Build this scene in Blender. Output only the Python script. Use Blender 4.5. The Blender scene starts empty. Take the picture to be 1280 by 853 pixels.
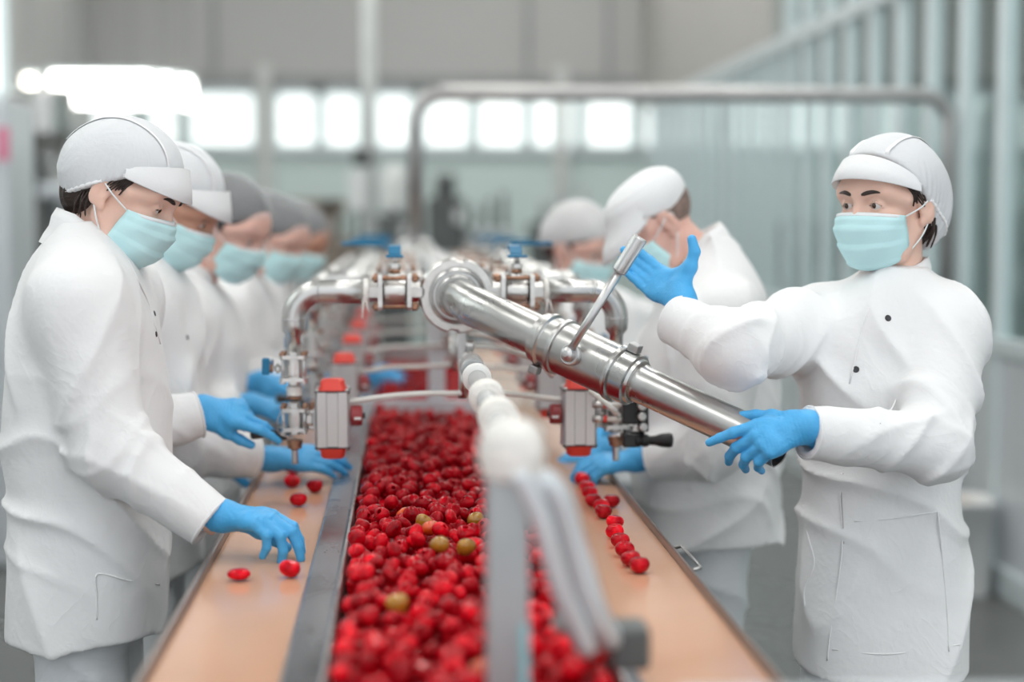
import bpy, bmesh, math, random
import numpy as np
from mathutils import Vector, Matrix, Euler
from mathutils.bvhtree import BVHTree
random.seed(7)
PI = math.pi
SC = bpy.context.scene
COL = SC.collection
# ------------------------------------------------------------------ camera
CAM = Vector((0.0, 0.0, 1.5))
FPX = 2000.0
PITCH, YAW = math.radians(4.27), math.radians(3.89)
CROT = Euler((PI / 2 - PITCH, 0.0, -YAW)).to_matrix()
def ray(px, py):
    return CROT @ Vector(((px - 640.0) / FPX, (426.5 - py) / FPX, -1.0))
def at(px, py, y):
    "point seen at a picture position, at distance y along the hall"
    d = ray(px, py)
    return CAM + d * (y / d.y)
def atz(px, py, z):
    d = ray(px, py)
    return CAM + d * ((z - 1.5) / d.z)
# ------------------------------------------------------------------ tagging
ROOTLOC = {}
def tag(o, label=None, cat=None, group=None, kind=None):
    if label: o['label'] = label
    if cat: o['category'] = cat
    if group: o['group'] = group
    if kind: o['kind'] = kind
    return o
def thing(name, loc, label, cat, group=None):
    o = bpy.data.objects.new(name, None)
    o.empty_display_size = 0.05
    COL.objects.link(o)
    o.location = loc
    ROOTLOC[o.name] = Vector(loc)
    return tag(o, label, cat, group)
def link_mesh(name, me, mat, parent=None):
    o = bpy.data.objects.new(name, me)
    COL.objects.link(o)
    if mat is not None:
        for m in (mat if isinstance(mat, (list, tuple)) else [mat]):
            me.materials.append(m)
    if parent is not None:
        loc = ROOTLOC.get(parent.name, Vector((0, 0, 0)))
        me.transform(Matrix.Translation(-loc))
        o.parent = parent
        ROOTLOC[o.name] = loc
    else:
        ROOTLOC[o.name] = Vector((0, 0, 0))
    return o
def copy_tree(o, parent=None):
    c = o.copy()
    COL.objects.link(c)
    if parent is not None:
        c.parent = parent
    for ch in list(o.children):
        copy_tree(ch, c)
    return c
def frame_z(d):
    d = Vector(d).normalized()
    a = Vector((0, 0, 1)) if abs(d.z) < 0.95 else Vector((1, 0, 0))
    x = a.cross(d).normalized()
    y = d.cross(x)
    return Matrix((x, y, d)).transposed()
class MB:
    "collects shapes and links them as one mesh object"
    def __init__(s):
        s.bm = bmesh.new()
    def _add(s, verts, faces, smooth=True, mi=0):
        vs = [s.bm.verts.new(v) for v in verts]
        for f in faces:
            try:
                fc = s.bm.faces.new([vs[i] for i in f])
                fc.smooth = smooth
                fc.material_index = mi
            except ValueError:
                pass
        return vs
    def box(s, c, size, rot=None, bev=0.0, mi=0):
        c = Vector(c); hx, hy, hz = (q / 2 for q in size)
        b = min(bev, hx * .9, hy * .9, hz * .9)
        R = rot if rot is not None else Matrix.Identity(3)
        if b <= 0:
            pts = [Vector((x, y, z)) for z in (-hz, hz) for y in (-hy, hy) for x in (-hx, hx)]
            fs = [(0, 2, 3, 1), (4, 5, 7, 6), (0, 1, 5, 4), (2, 6, 7, 3), (0, 4, 6, 2), (1, 3, 7, 5)]
            s._add([c + R @ p for p in pts], fs, False, mi)
            return s
        tb = bmesh.new()
        bmesh.ops.create_cube(tb, size=1.0)
        for v in tb.verts:
            v.co = Vector((v.co.x * hx * 2, v.co.y * hy * 2, v.co.z * hz * 2))
        bmesh.ops.bevel(tb, geom=tb.edges[:], offset=b, segments=2, profile=.5, affect='EDGES')
        tb.verts.index_update()
        s._add([c + R @ v.co for v in tb.verts], [[v.index for v in f.verts] for f in tb.faces], False, mi)
        tb.free()
        return s
    def tube(s, pts, r, seg=16, caps=True, mi=0, closed=False):
        pts = [Vector(p) for p in pts]
        n = len(pts)
        rs = r if isinstance(r, (list, tuple)) else [r] * n
        vs, fs = [], []
        up = None
        for i, p in enumerate(pts):
            if closed:
                t = (pts[(i + 1) % n] - pts[i - 1]).normalized()
            else:
                t = (pts[min(i + 1, n - 1)] - pts[max(i - 1, 0)]).normalized()
            if up is None:
                F = frame_z(t); u = F.col[0].copy()
            else:
                u = (up - t * up.dot(t)).normalized()
            up = u
            w = t.cross(u)
            for k in range(seg):
                a = 2 * PI * k / seg
                vs.append(p + (u * math.cos(a) + w * math.sin(a)) * rs[i])
        m = n if closed else n - 1
        for i in range(m):
            j = (i + 1) % n
            for k in range(seg):
                k2 = (k + 1) % seg
                fs.append((i * seg + k, i * seg + k2, j * seg + k2, j * seg + k))
        v = s._add(vs, fs, True, mi)
        if caps and not closed:
            for ring, rev in ((v[:seg], True), (v[-seg:], False)):
                try:
                    f = s.bm.faces.new(list(reversed(ring)) if rev else ring)
                    f.material_index = mi
                except ValueError:
                    pass
        return s
    def lathe(s, prof, origin, axis, seg=28, mi=0, sharp=True, fn=None):
        "prof: list of (radius, height along axis)"
        o = Vector(origin); F = frame_z(axis)
        rows = []
        for i, (r, h) in enumerate(prof):
            rows.append((r, h))
        vs, fs = [], []
        rr = []
        for (r, h) in rows:
            rr.append((r, h))
            if sharp: rr.append((r, h))
        if sharp: rr = rr[1:-1]
        for (r, h) in rr:
            for k in range(seg):
                a = 2 * PI * k / seg
                q = fn(a, r, h) if fn else r
                vs.append(o + F @ Vector((q * math.cos(a), q * math.sin(a), h)))
        step = 2 if sharp else 1
        i = 0
        while i + 1 < len(rr):
            for k in range(seg):
                k2 = (k + 1) % seg
                fs.append((i * seg + k, i * seg + k2, (i + 1) * seg + k2, (i + 1) * seg + k))
            i += step
        v = s._add(vs, fs, True, mi)
        for ring, rr0, rev in ((v[:seg], rr[0][0], True), (v[-seg:], rr[-1][0], False)):
            if rr0 > 1e-5:
                try:
                    f = s.bm.faces.new(list(reversed(ring)) if rev else ring); f.material_index = mi
                except ValueError: pass
        return s
    def cyl(s, a, b, r, seg=20, mi=0, bev=0.0):
        a = Vector(a); b = Vector(b); L = (b - a).length
        bv = min(bev, r * .5, L * .4)
        p = [(r, 0), (r, L)] if bv <= 0 else [(r - bv, 0), (r, bv), (r, L - bv), (r - bv, L)]
        return s.lathe(p, a, b - a, seg, mi)
    def hexbar(s, a, b, r, mi=0):
        a = Vector(a); b = Vector(b); L = (b - a).length; c = r * .12
        F = frame_z(b - a); vs = []
        for (q, h) in ((r - c, 0), (r, c), (r, L - c), (r - c, L)):
            for k in range(6):
                t = PI / 3 * k + PI / 6
                vs.append(a + F @ Vector((q * math.cos(t), q * math.sin(t), h)))
        fs = [tuple(reversed(range(6))), tuple(range(18, 24))]
        for i in range(3):
            for k in range(6):
                fs.append((i * 6 + k, i * 6 + (k + 1) % 6, i * 6 + 6 + (k + 1) % 6, i * 6 + 6 + k))
        s._add(vs, fs, False, mi)
        return s
    def sphere(s, c, r, seg=16, sc=(1, 1, 1), R=None, mi=0):
        c = Vector(c); R = R or Matrix.Identity(3)
        vs, fs = [], []
        n = max(6, seg // 2)
        for i in range(n + 1):
            t = PI * i / n
            for k in range(seg):
                a = 2 * PI * k / seg
                vs.append(c + R @ Vector((r * sc[0] * math.sin(t) * math.cos(a), r * sc[1] * math.sin(t) * math.sin(a), r * sc[2] * math.cos(t))))
        for i in range(n):
            for k in range(seg):
                fs.append((i * seg + k, (i + 1) * seg + k, (i + 1) * seg + (k + 1) % seg, i * seg + (k + 1) % seg))
        s._add(vs, fs, True, mi)
        return s
    def prism(s, poly, o, ax, ay, az, depth, mi=0):
        "extrude polygon (u,v) spanned by ax,ay along az by depth, centred"
        o = Vector(o); ax = Vector(ax).normalized(); ay = Vector(ay).normalized(); az = Vector(az).normalized()
        n = len(poly); vs = []
        for d in (-depth / 2, depth / 2):
            for (u, v) in poly:
                vs.append(o + ax * u + ay * v + az * d)
        fs = [tuple(reversed(range(n))), tuple(range(n, 2 * n))]
        for k in range(n):
            fs.append((k, (k + 1) % n, n + (k + 1) % n, n + k))
        s._add(vs, fs, False, mi)
        return s
    def grid(s, rows, smooth=True, mi=0, wrap=False):
        m = len(rows[0]); vs = [p for r in rows for p in r]; fs = []
        for i in range(len(rows) - 1):
            for k in range(m if wrap else m - 1):
                k2 = (k + 1) % m
                fs.append((i * m + k, i * m + k2, (i + 1) * m + k2, (i + 1) * m + k))
        s._add(vs, fs, smooth, mi)
        return s
    def build(s, name, mat, parent=None, fix=True):
        bmesh.ops.remove_doubles(s.bm, verts=s.bm.verts[:], dist=1e-7) if False else None
        if fix:
            bmesh.ops.recalc_face_normals(s.bm, faces=s.bm.faces[:])
        me = bpy.data.meshes.new(name)
        s.bm.to_mesh(me); s.bm.free()
        return link_mesh(name, me, mat, parent)
def arc(c, u, v, r, a0, a1, n=10):
    c = Vector(c); u = Vector(u); v = Vector(v)
    return [c + u * (r * math.cos(a0 + (a1 - a0) * i / n)) + v * (r * math.sin(a0 + (a1 - a0) * i / n)) for i in range(n + 1)]
def spline(pts, n=8):
    "Catmull-Rom through points"
    P = [Vector(p) for p in pts]
    P = [P[0] * 2 - P[1]] + P + [P[-1] * 2 - P[-2]]
    out = []
    for i in range(1, len(P) - 2):
        for k in range(n):
            t = k / n
            a, b, c, d = P[i - 1], P[i], P[i + 1], P[i + 2]
            out.append(0.5 * ((2 * b) + (c - a) * t + (2 * a - 5 * b + 4 * c - d) * t * t + (3 * b - a - 3 * c + d) * t ** 3))
    out.append(P[-2])
    return out
# ------------------------------------------------------------------ materials
def mat(name, col, rough=.5, metal=0.0, bump=0.0, bscale=40.0, var=0.0, vscale=6.0, coat=0.0, sss=0.0, stretch=(1, 1, 1), emit=None, estr=0.0, alpha=1.0, spec=.5, objvar=0.0, rvar=0.0, trans=0.0):
    m = bpy.data.materials.new(name)
    m.use_nodes = True
    nt = m.node_tree; b = nt.nodes['Principled BSDF']
    b.inputs['Base Color'].default_value = (*col, 1)
    b.inputs['Roughness'].default_value = rough
    b.inputs['Metallic'].default_value = metal
    b.inputs['Coat Weight'].default_value = coat
    b.inputs['Coat Roughness'].default_value = .08
    b.inputs['Specular IOR Level'].default_value = spec
    b.inputs['Alpha'].default_value = alpha
    b.inputs['Transmission Weight'].default_value = trans
    if sss > 0:
        b.inputs['Subsurface Weight'].default_value = sss
        b.inputs['Subsurface Radius'].default_value = (1.0, .35, .2)
        b.inputs['Subsurface Scale'].default_value = .008
    if emit:
        b.inputs['Emission Color'].default_value = (*emit, 1)
        b.inputs['Emission Strength'].default_value = estr
    tc = nt.nodes.new('ShaderNodeTexCoord'); mp = nt.nodes.new('ShaderNodeMapping')
    mp.inputs['Scale'].default_value = stretch
    nt.links.new(tc.outputs['Object'], mp.inputs['Vector'])
    if var > 0 or objvar > 0 or rvar > 0:
        n = nt.nodes.new('ShaderNodeTexNoise'); n.inputs['Scale'].default_value = vscale; n.inputs['Detail'].default_value = 5
        nt.links.new(mp.outputs[0], n.inputs['Vector'])
        if var > 0 or objvar > 0:
            hs = nt.nodes.new('ShaderNodeHueSaturation'); hs.inputs['Color'].default_value = (*col, 1)
            mr = nt.nodes.new('ShaderNodeMapRange')
            mr.inputs['From Min'].default_value = .3; mr.inputs['From Max'].default_value = .7
            mr.inputs['To Min'].default_value = 1 - var; mr.inputs['To Max'].default_value = 1 + var
            nt.links.new(n.outputs['Fac'], mr.inputs['Value'])
            last = mr.outputs[0]
            if objvar > 0:
                oi = nt.nodes.new('ShaderNodeObjectInfo'); m2 = nt.nodes.new('ShaderNodeMapRange')
                m2.inputs['To Min'].default_value = 1 - objvar; m2.inputs['To Max'].default_value = 1 + objvar
                nt.links.new(oi.outputs['Random'], m2.inputs['Value'])
                mu = nt.nodes.new('ShaderNodeMath'); mu.operation = 'MULTIPLY'
                nt.links.new(last, mu.inputs[0]); nt.links.new(m2.outputs[0], mu.inputs[1]); last = mu.outputs[0]
            nt.links.new(last, hs.inputs['Value'])
            nt.links.new(hs.outputs[0], b.inputs['Base Color'])
        if rvar > 0:
            m3 = nt.nodes.new('ShaderNodeMapRange')
            m3.inputs['From Min'].default_value = .3; m3.inputs['From Max'].default_value = .7
            m3.inputs['To Min'].default_value = max(0.02, rough - rvar); m3.inputs['To Max'].default_value = rough + rvar
            nt.links.new(n.outputs['Fac'], m3.inputs['Value']); nt.links.new(m3.outputs[0], b.inputs['Roughness'])
    if bump > 0:
        n2 = nt.nodes.new('ShaderNodeTexNoise'); n2.inputs['Scale'].default_value = bscale; n2.inputs['Detail'].default_value = 4
        nt.links.new(mp.outputs[0], n2.inputs['Vector'])
        bp = nt.nodes.new('ShaderNodeBump'); bp.inputs['Strength'].default_value = bump; bp.inputs['Distance'].default_value = .004
        nt.links.new(n2.outputs['Fac'], bp.inputs['Height']); nt.links.new(bp.outputs[0], b.inputs['Normal'])
    return m
M = {}
def wrinkle(m, scale=11.0, strength=.45, dist=.010):
    "second, broader bump: soft cloth creases"
    nt = m.node_tree; b = nt.nodes['Principled BSDF']
    mp = [n for n in nt.nodes if n.type == 'MAPPING'][0]
    n = nt.nodes.new('ShaderNodeTexNoise'); n.inputs['Scale'].default_value = scale; n.inputs['Detail'].default_value = 3; n.inputs['Distortion'].default_value = 1.6
    mm = nt.nodes.new('ShaderNodeMath'); mm.operation = 'SUBTRACT'; mm.inputs[1].default_value = .5
    ab = nt.nodes.new('ShaderNodeMath'); ab.operation = 'ABSOLUTE'
    sq = nt.nodes.new('ShaderNodeMath'); sq.operation = 'POWER'; sq.inputs[1].default_value = .6
    bp = nt.nodes.new('ShaderNodeBump'); bp.inputs['Strength'].default_value = strength; bp.inputs['Distance'].default_value = dist; bp.invert = True
    nt.links.new(mp.outputs[0], n.inputs['Vector']); nt.links.new(n.outputs['Fac'], mm.inputs[0]); nt.links.new(mm.outputs[0], ab.inputs[0]); nt.links.new(ab.outputs[0], sq.inputs[0]); nt.links.new(sq.outputs[0], bp.inputs['Height'])
    old = b.inputs['Normal'].links[0].from_socket if b.inputs['Normal'].links else None
    if old is not None: nt.links.new(old, bp.inputs['Normal'])
    nt.links.new(bp.outputs[0], b.inputs['Normal'])
M['steel'] = mat('brushed_steel', (.56, .56, .55), .31, 1, bump=.05, bscale=60, var=.06, vscale=9, rvar=.07, stretch=(1, 1, 1))
M['steel_dull'] = mat('dull_steel', (.60, .60, .60), .38, 1, bump=.06, bscale=80, var=.1, vscale=20, rvar=.08)
M['steel_cast'] = mat('cast_steel', (.66, .65, .63), .33, 1, bump=.15, bscale=140, var=.12, vscale=30)
M['steel_dark'] = mat('dark_steel', (.30, .30, .30), .35, 1, bump=.06, bscale=60, var=.15, vscale=10)
M['copper'] = mat('rusty_bolt', (.36, .20, .13), .4, .85, bump=.2, bscale=200, var=.35, vscale=60)
M['alu'] = mat('anodised_aluminium', (.62, .61, .60), .42, .8, bump=.03, bscale=150, var=.03)
M['red_plastic'] = mat('red_plastic', (.80, .06, .04), .45, bump=.04, bscale=200, var=.06)
M['maroon'] = mat('maroon_plastic', (.30, .03, .035), .4, var=.1)
M['black_plastic'] = mat('black_plastic', (.012, .012, .013), .35, bump=.05, bscale=120, var=.2)
M['white_plastic'] = mat('white_plastic', (.78, .78, .76), .45, var=.04)
M['hose'] = mat('white_hose', (.74, .73, .69), .4, var=.06, vscale=14, sss=.1)
M['clear'] = mat('clear_plastic', (.80, .83, .84), .15, trans=.55, var=.05)
M['tape'] = mat('white_tape', (.82, .80, .76), .7, bump=.5, bscale=160, var=.1, vscale=60)
M['handle_blue'] = mat('blue_handle_sleeve', (.0, .16, .32), .35, bump=.04, bscale=100, var=.12)
M['belt'] = mat('peach_conveyor_belt', (.66, .38, .245), .16, bump=.012, bscale=5, var=.05, vscale=3, rvar=.05, spec=.5)
M['cloth'] = mat('white_coat_cloth', (.84, .845, .85), .82, bump=.28, bscale=55, var=.02, vscale=5, spec=.2)
M['cloth_trouser'] = mat('white_trouser_cloth', (.72, .75, .77), .85, bump=.3, bscale=40, var=.02, spec=.2)
M['cap'] = mat('white_cap_cloth', (.72, .735, .755), .75, bump=.3, bscale=60, var=.02, spec=.2)
M['cap_white'] = mat('white_visor_cloth', (.83, .84, .85), .75, bump=.15, bscale=90, var=.02, spec=.2)
M['cap_seam'] = mat('cap_seam_tape', (.90, .90, .91), .8, bump=.1, bscale=200)
M['glove'] = mat('blue_nitrile', (.07, .41, .79), .42, bump=.22, bscale=75, var=.04, vscale=25, spec=.45)
M['mask'] = mat('aqua_mask_cloth', (.58, .86, .89), .85, bump=.12, bscale=130, var=.03, spec=.15)
M['mask_edge'] = mat('white_mask_edge', (.82, .86, .88), .85, bump=.1, bscale=200)
wrinkle(M['cloth'], 5.5, .22, .012); wrinkle(M['cloth_trouser'], 5, .3, .014); wrinkle(M['cap'], 16, .22, .006); wrinkle(M['glove'], 42, .30, .003)
M['skin'] = mat('skin', (.80, .53, .43), .5, bump=.06, bscale=180, var=.04, vscale=12, sss=.25)
M['skin_tan'] = mat('tanned_skin', (.58, .31, .22), .5, bump=.06, bscale=180, var=.05, vscale=12, sss=.25)
M['skin_pink'] = mat('rosy_skin', (.76, .47, .39), .5, bump=.06, bscale=180, var=.05, vscale=12, sss=.25)
M['lip'] = mat('lips', (.5, .2, .18), .5, sss=.2)
M['hair'] = mat('dark_brown_hair', (.028, .015, .011), .45, bump=.6, bscale=60, stretch=(1, 1, 6), var=.3, vscale=30)
M['hair_short'] = mat('cropped_hair', (.24, .17, .145), .8, bump=.5, bscale=300, var=.3, vscale=80)
M['eye_white'] = mat('eye_white', (.75, .73, .72), .2, var=.03)
M['iris'] = mat('eye_iris', (.06, .03, .018), .15, var=.2, vscale=300)
M['button'] = mat('grey_snap', (.06, .06, .065), .35, .6, var=.1)
M['pepper'] = mat('red_pepper_skin', (.56, .003, .012), .07, bump=.08, bscale=90, var=.6, vscale=34, coat=.0, sss=.0, objvar=.4, spec=.2)
M['pepper_green'] = mat('olive_pepper_skin', (.42, .20, .02), .18, bump=.05, bscale=70, var=.3, vscale=28, coat=.5)
M['pepper_orange'] = mat('orange_pepper_skin', (.70, .085, .012), .18, bump=.05, bscale=70, var=.3, vscale=28, coat=.5)
# ------------------------------------------------------------------ the hall
M['floor'] = mat('grey_resin_floor', (.115, .12, .117), .3, bump=.03, bscale=6, var=.10, vscale=1.2, rvar=.08)
M['wall_low'] = mat('pale_teal_panel', (.65, .77, .755), .45, bump=.02, bscale=3, var=.03, vscale=.8)
M['wall_up'] = mat('grey_panel', (.47, .475, .47), .6, bump=.02, bscale=3, var=.03, vscale=.5)
M['wall_beige'] = mat('beige_panel', (.46, .45, .43), .7, bump=.02, bscale=3, var=.04)
M['ceil'] = mat('grey_ceiling', (.32, .32, .32), .8, bump=.05, bscale=20, var=.04)
M['alu_frame'] = mat('grey_frame', (.68, .75, .77), .35, .2, var=.03, bump=.02)
M['col'] = mat('column_paint', (.66, .68, .67), .5, var=.04, bump=.03)
M['seam'] = mat('panel_seam', (.30, .31, .31), .7, var=.1)
M['daylight'] = mat('frosted_daylight', (.9, .95, .95), .6, emit=(.93, 1.0, .98), estr=.95, var=.02)
M['lamp'] = mat('lamp_diffuser', (1, .98, .93), .6, emit=(1, .98, .94), estr=6.5, var=.02)
M['lamp_warm'] = mat('warm_lamp_diffuser', (1, .95, .85), .6, emit=(1, .93, .82), estr=5, var=.02)
M['mach_dark'] = mat('dark_machine_paint', (.10, .11, .11), .5, .2, var=.25, vscale=4)
M['mach_grey'] = mat('grey_machine_paint', (.42, .45, .46), .4, .4, var=.12, vscale=4)
M['mach_brown'] = mat('brown_machine_frame', (.23, .19, .16), .6, var=.2, vscale=5)
M['mach_pale'] = mat('pale_cabinet_paint', (.66, .70, .73), .35, .2, var=.06, vscale=3)
M['pink'] = mat('pink_notice', (.75, .25, .38), .6, var=.1)
M['bin_white'] = mat('white_bin_plastic', (.74, .76, .76), .45, var=.03, bump=.03)
M['bin_fill'] = mat('beige_sack', (.50, .40, .33), .8, bump=.4, bscale=30, var=.2)
def glass_mat():
    m = bpy.data.materials.new('clear_partition_glass'); m.use_nodes = True
    nt = m.node_tree
    for n in list(nt.nodes): nt.nodes.remove(n)
    out = nt.nodes.new('ShaderNodeOutputMaterial'); mix = nt.nodes.new('ShaderNodeMixShader')
    tr = nt.nodes.new('ShaderNodeBsdfTransparent'); gl = nt.nodes.new('ShaderNodeBsdfGlossy')
    fr = nt.nodes.new('ShaderNodeFresnel'); fr.inputs['IOR'].default_value = 1.6
    ge = nt.nodes.new('ShaderNodeNewGeometry'); mi = nt.nodes.new('ShaderNodeMapRange'); mi.inputs['To Min'].default_value = 1.6; mi.inputs['To Max'].default_value = 1 / 1.6
    nt.links.new(ge.outputs['Backfacing'], mi.inputs['Value']); nt.links.new(mi.outputs[0], fr.inputs['IOR'])
    no = nt.nodes.new('ShaderNodeTexNoise'); no.inputs['Scale'].default_value = 1.5
    mr = nt.nodes.new('ShaderNodeMapRange'); mr.inputs['To Min'].default_value = .02; mr.inputs['To Max'].default_value = .06
    nt.links.new(no.outputs['Fac'], mr.inputs['Value']); nt.links.new(mr.outputs[0], gl.inputs['Roughness'])
    tr.inputs['Color'].default_value = (.93, .975, .97, 1)
    gl.inputs['Color'].default_value = (.92, .97, .97, 1)
    nt.links.new(fr.outputs[0], mix.inputs[0]); nt.links.new(tr.outputs[0], mix.inputs[1]); nt.links.new(gl.outputs[0], mix.inputs[2])
    nt.links.new(mix.outputs[0], out.inputs[0])
    return m
M['glass'] = glass_mat()
YB = 16.0
XR = 2.41
def struct(name, mb, m, label, parent=None):
    o = mb.build(name, m, parent)
    o['kind'] = 'structure'
    if parent is None: tag(o, label, 'room')
    return o
struct('floor', MB().box((1, 8.5, -.05), (13, 19, .1)), M['floor'], 'grey glossy resin floor of the hall')
struct('ceiling', MB().box((1, 8.5, 4.95), (13, 16, .1)), M['ceil'], 'plain grey ceiling high over the hall')
# back wall: lower teal panels, window strip, grey upper panels with seams
def bx(px): return at(px, 200, YB).x
def bz(py): return at(504, py, YB).z
zw0, zw1 = bz(186), bz(106)
x0, x1 = -5.5, 7.5
wb = struct('wall_back', MB().box(((x0 + x1) / 2, YB + .1, zw0 / 2), (x1 - x0, .2, zw0)), M['wall_low'], 'far wall with pale teal lower panels and grey upper panels')
o = MB().box(((x0 + x1) / 2, YB + .1, (zw1 + 4.9) / 2), (x1 - x0, .2, 4.9 - zw1)).build('upper_panel', M['wall_up'], wb)
for px in (95, 270, 660, 760, 860):
    MB().box((bx(px), YB - .01, (zw1 + 4.9) / 2), (.05, .03, 4.9 - zw1)).build('panel_seam', M['seam'], wb)
MB().box(((x0 + x1) / 2, YB - .03, zw1 + .03), (x1 - x0, .1, .10)).build('window_head_trim', M['seam'], wb)
MB().box(((x0 + x1) / 2, YB - .03, zw0 - .02), (x1 - x0, .1, .05)).build('window_sill', M['alu_frame'], wb)
wins = [(-60, 20), (85, 168), (185, 225), (236, 322), (343, 398), (403, 452), (468, 518), (526, 588), (595, 657), (662, 722), (728, 792), (800, 850), (858, 905), (915, 975), (985, 1050)]
prev = x0
for i, (a, b) in enumerate(wins):
    xa, xb = bx(a), bx(b)
    if xa - prev > .01:
        MB().box(((prev + xa) / 2, YB + .1, (zw0 + zw1) / 2), (xa - prev, .2, zw1 - zw0)).build('pier', M['wall_low'], wb)
    prev = xb
    w = struct('window_%d' % (i + 1), MB().box(((xa + xb) / 2, YB + .06, (zw0 + zw1) / 2), (xb - xa, .03, zw1 - zw0)), M['daylight'], 'high frosted window, number %d from the left in the strip along the far wall' % (i + 1))
    mb = MB()
    for (cx, cz, sx, sz) in (((xa + xb) / 2, zw0 + .02, xb - xa, .04), ((xa + xb) / 2, zw1 - .05, xb - xa, .10), (xa + .02, (zw0 + zw1) / 2, .04, zw1 - zw0), (xb - .02, (zw0 + zw1) / 2, .04, zw1 - zw0)):
        mb.box((cx, YB + .01, cz), (sx, .06, sz))
    f = mb.build('window_frame', M['alu_frame'], w); f['kind'] = 'structure'
MB().box(((prev + x1) / 2, YB + .1, (zw0 + zw1) / 2), (x1 - prev, .2, zw1 - zw0)).build('pier', M['wall_low'], wb)
for px in (332, 700, 830):   # pilasters between the panels
    MB().box((bx(px), YB - .06, zw0 / 2 + .4), (.13, .12, zw0 + .8)).build('pilaster', M['col'], wb)
# left wall with tall bright windows
XL = -3.0
wl = struct('wall_left', MB().box((XL - .1, 8, 1.2), (.2, 16, 2.4)), M['wall_up'], 'left wall with tall bright windows')
MB().box((XL - .1, 8, 4.6), (.2, 16, .6)).build('upper_panel', M['wall_up'], wl)
yy = [(2.0, 5.2), (5.6, 8.8), (9.2, 12.55)]
for i, (a, b) in enumerate(yy):
    w = struct('window_%d' % (20 + i), MB().box((XL - .08, (a + b) / 2, 3.35), (.03, b - a, 1.9)), M['daylight'], ['tall bright window in the left wall, closest to the camera end', 'tall bright window in the middle of the left wall', 'tall bright window in the left wall, deepest into the hall'][i])
    mb = MB()
    for yv in (a + .03, (a + b) / 2, b - .03): mb.box((XL - .03, yv, 3.35), (.08, .06, 1.9))
    for zv in (2.43, 4.27): mb.box((XL - .03, (a + b) / 2, zv), (.08, b - a, .06))
    f = mb.build('window_frame', M['alu_frame'], w); f['kind'] = 'structure'
pr = 0.0
for a, b in yy + [(16, 16)]:
    MB().box((XL - .1, (pr + a) / 2, 3.35), (.2, a - pr, 1.9)).build('pier', M['wall_up'], wl)
    pr = b
# right outer wall behind the glass partition
wr = struct('wall_right', MB().box((7.6, 8, 2.45), (.2, 16, 4.9)), M['wall_low'], 'teal outer wall seen through the glass partition')
# beige bulkhead above the far half of the partition
struct('trim_1', MB().box((XR + .03, 13.2, 3.78), (.12, 5.6, 2.3)), M['wall_beige'], 'beige bulkhead above the far half of the glass partition')
# columns
struct('column', MB().cyl((bx(462) * .62, 10.0, 0), (bx(462) * .62, 10.0, 4.9), .045, 20), M['col'], 'slim round grey column standing clear of the far wall')
# glass partition with its posts
gp = thing('glass_partition', (XR, 6, 0), 'long glass partition of grey posts and clear panes along the right side', 'partition')
ys = [4.95 + .45 * i for i in range(24)]
ZT = 2.62
for i, y in enumerate(ys):
    top = 4.9 if y < 10.3 else ZT
    MB().box((XR, y, top / 2), (.07, .06, top), bev=.006).build('post', M['alu_frame'], gp)
    if i < len(ys) - 1:
        MB().box((XR, y + .225, 1.0 + .5 * (top - 1.0)), (.012, .39, top - 1.0)).build('pane', M['glass'], gp)
for (z, h) in ((.06, .12), (1.0, .07), (ZT, .09)):
    MB().box((XR, (ys[0] + ys[-1]) / 2, z), (.075, ys[-1] - ys[0], h), bev=.006).build('rail', M['alu_frame'], gp)
MB().box((XR, (ys[0] + ys[-1]) / 2, .54), (.03, ys[-1] - ys[0], .86)).build('lower_panel', M['mach_pale'], gp)
# ceiling panels out of view, added to light the hall
k = 0
for X in (-1.9, .5, 2.0):
    for Y in (1.0, 3.6, 6.2, 8.8, 11.4, 14.0):
        c = thing('added_ceiling_light', (X, Y, 4.9), 'added ceiling light panel in the row %s, %s along the hall' % ({-1.9: 'over the left workers', .5: 'over the conveyors', 2.0: 'along the partition'}[X], {1.0: 'first', 3.6: 'second', 6.2: 'third', 8.8: 'fourth', 11.4: 'fifth', 14.0: 'sixth'}[Y]), 'ceiling light', 'added ceiling lights')
        MB().box((X, Y, 4.84), (.66, 1.66, .08)).build('lamp_housing', M['alu_frame'], c)
        MB().box((X, Y, 4.79), (.6, 1.6, .02)).build('diffuser', M['lamp'], c)
for Y in (3.6, 8.8, 13.0):  # unseen panels added to brighten the passage behind the glass
    c = thing('added_ceiling_light', (4.9, Y, 4.9), 'added ceiling light panel over the passage behind the partition, %s along it' % {3.6: 'first', 8.8: 'second', 13.0: 'third'}[Y], 'ceiling light', 'added ceiling lights')
    MB().box((4.9, Y, 4.84), (.66, 1.66, .08)).build('lamp_housing', M['alu_frame'], c)
    MB().box((4.9, Y, 4.79), (.6, 1.6, .02)).build('diffuser', M['lamp'], c)
# hanging lamps far left
def hang_lamp(pxa, pxb, pya, pyb, y, m, label):
    a, b = at(pxa, pya, y), at(pxb, pyb, y)
    c = thing('hanging_lamp', ((a.x + b.x) / 2, y, b.z), label, 'hanging lamp', 'lamps in front of the far wall')
    w = b.x - a.x
    MB().box(((a.x + b.x) / 2, y, a.z + .015), (w + .04, .3, .03), bev=.01).build('lamp_housing', M['alu_frame'], c)
    MB().box(((a.x + b.x) / 2, y, (a.z + b.z) / 2), (w, .24, a.z - b.z), bev=.02).build('diffuser', m, c)
    for s in (.2, .8):
        x = a.x + w * s
        MB().cyl((x, y, a.z + .03), (x, y, 4.9), .004, 6).build('suspension_rod', M['steel_dark'], c)
hang_lamp(66, 190, 93, 132, 11.0, M['lamp'], 'wide bright lamp hanging far behind the cap of the front left worker')
hang_lamp(200, 214, 97, 132, 11.3, M['lamp'], 'narrow bright lamp right of the wide hanging lamp')
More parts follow.
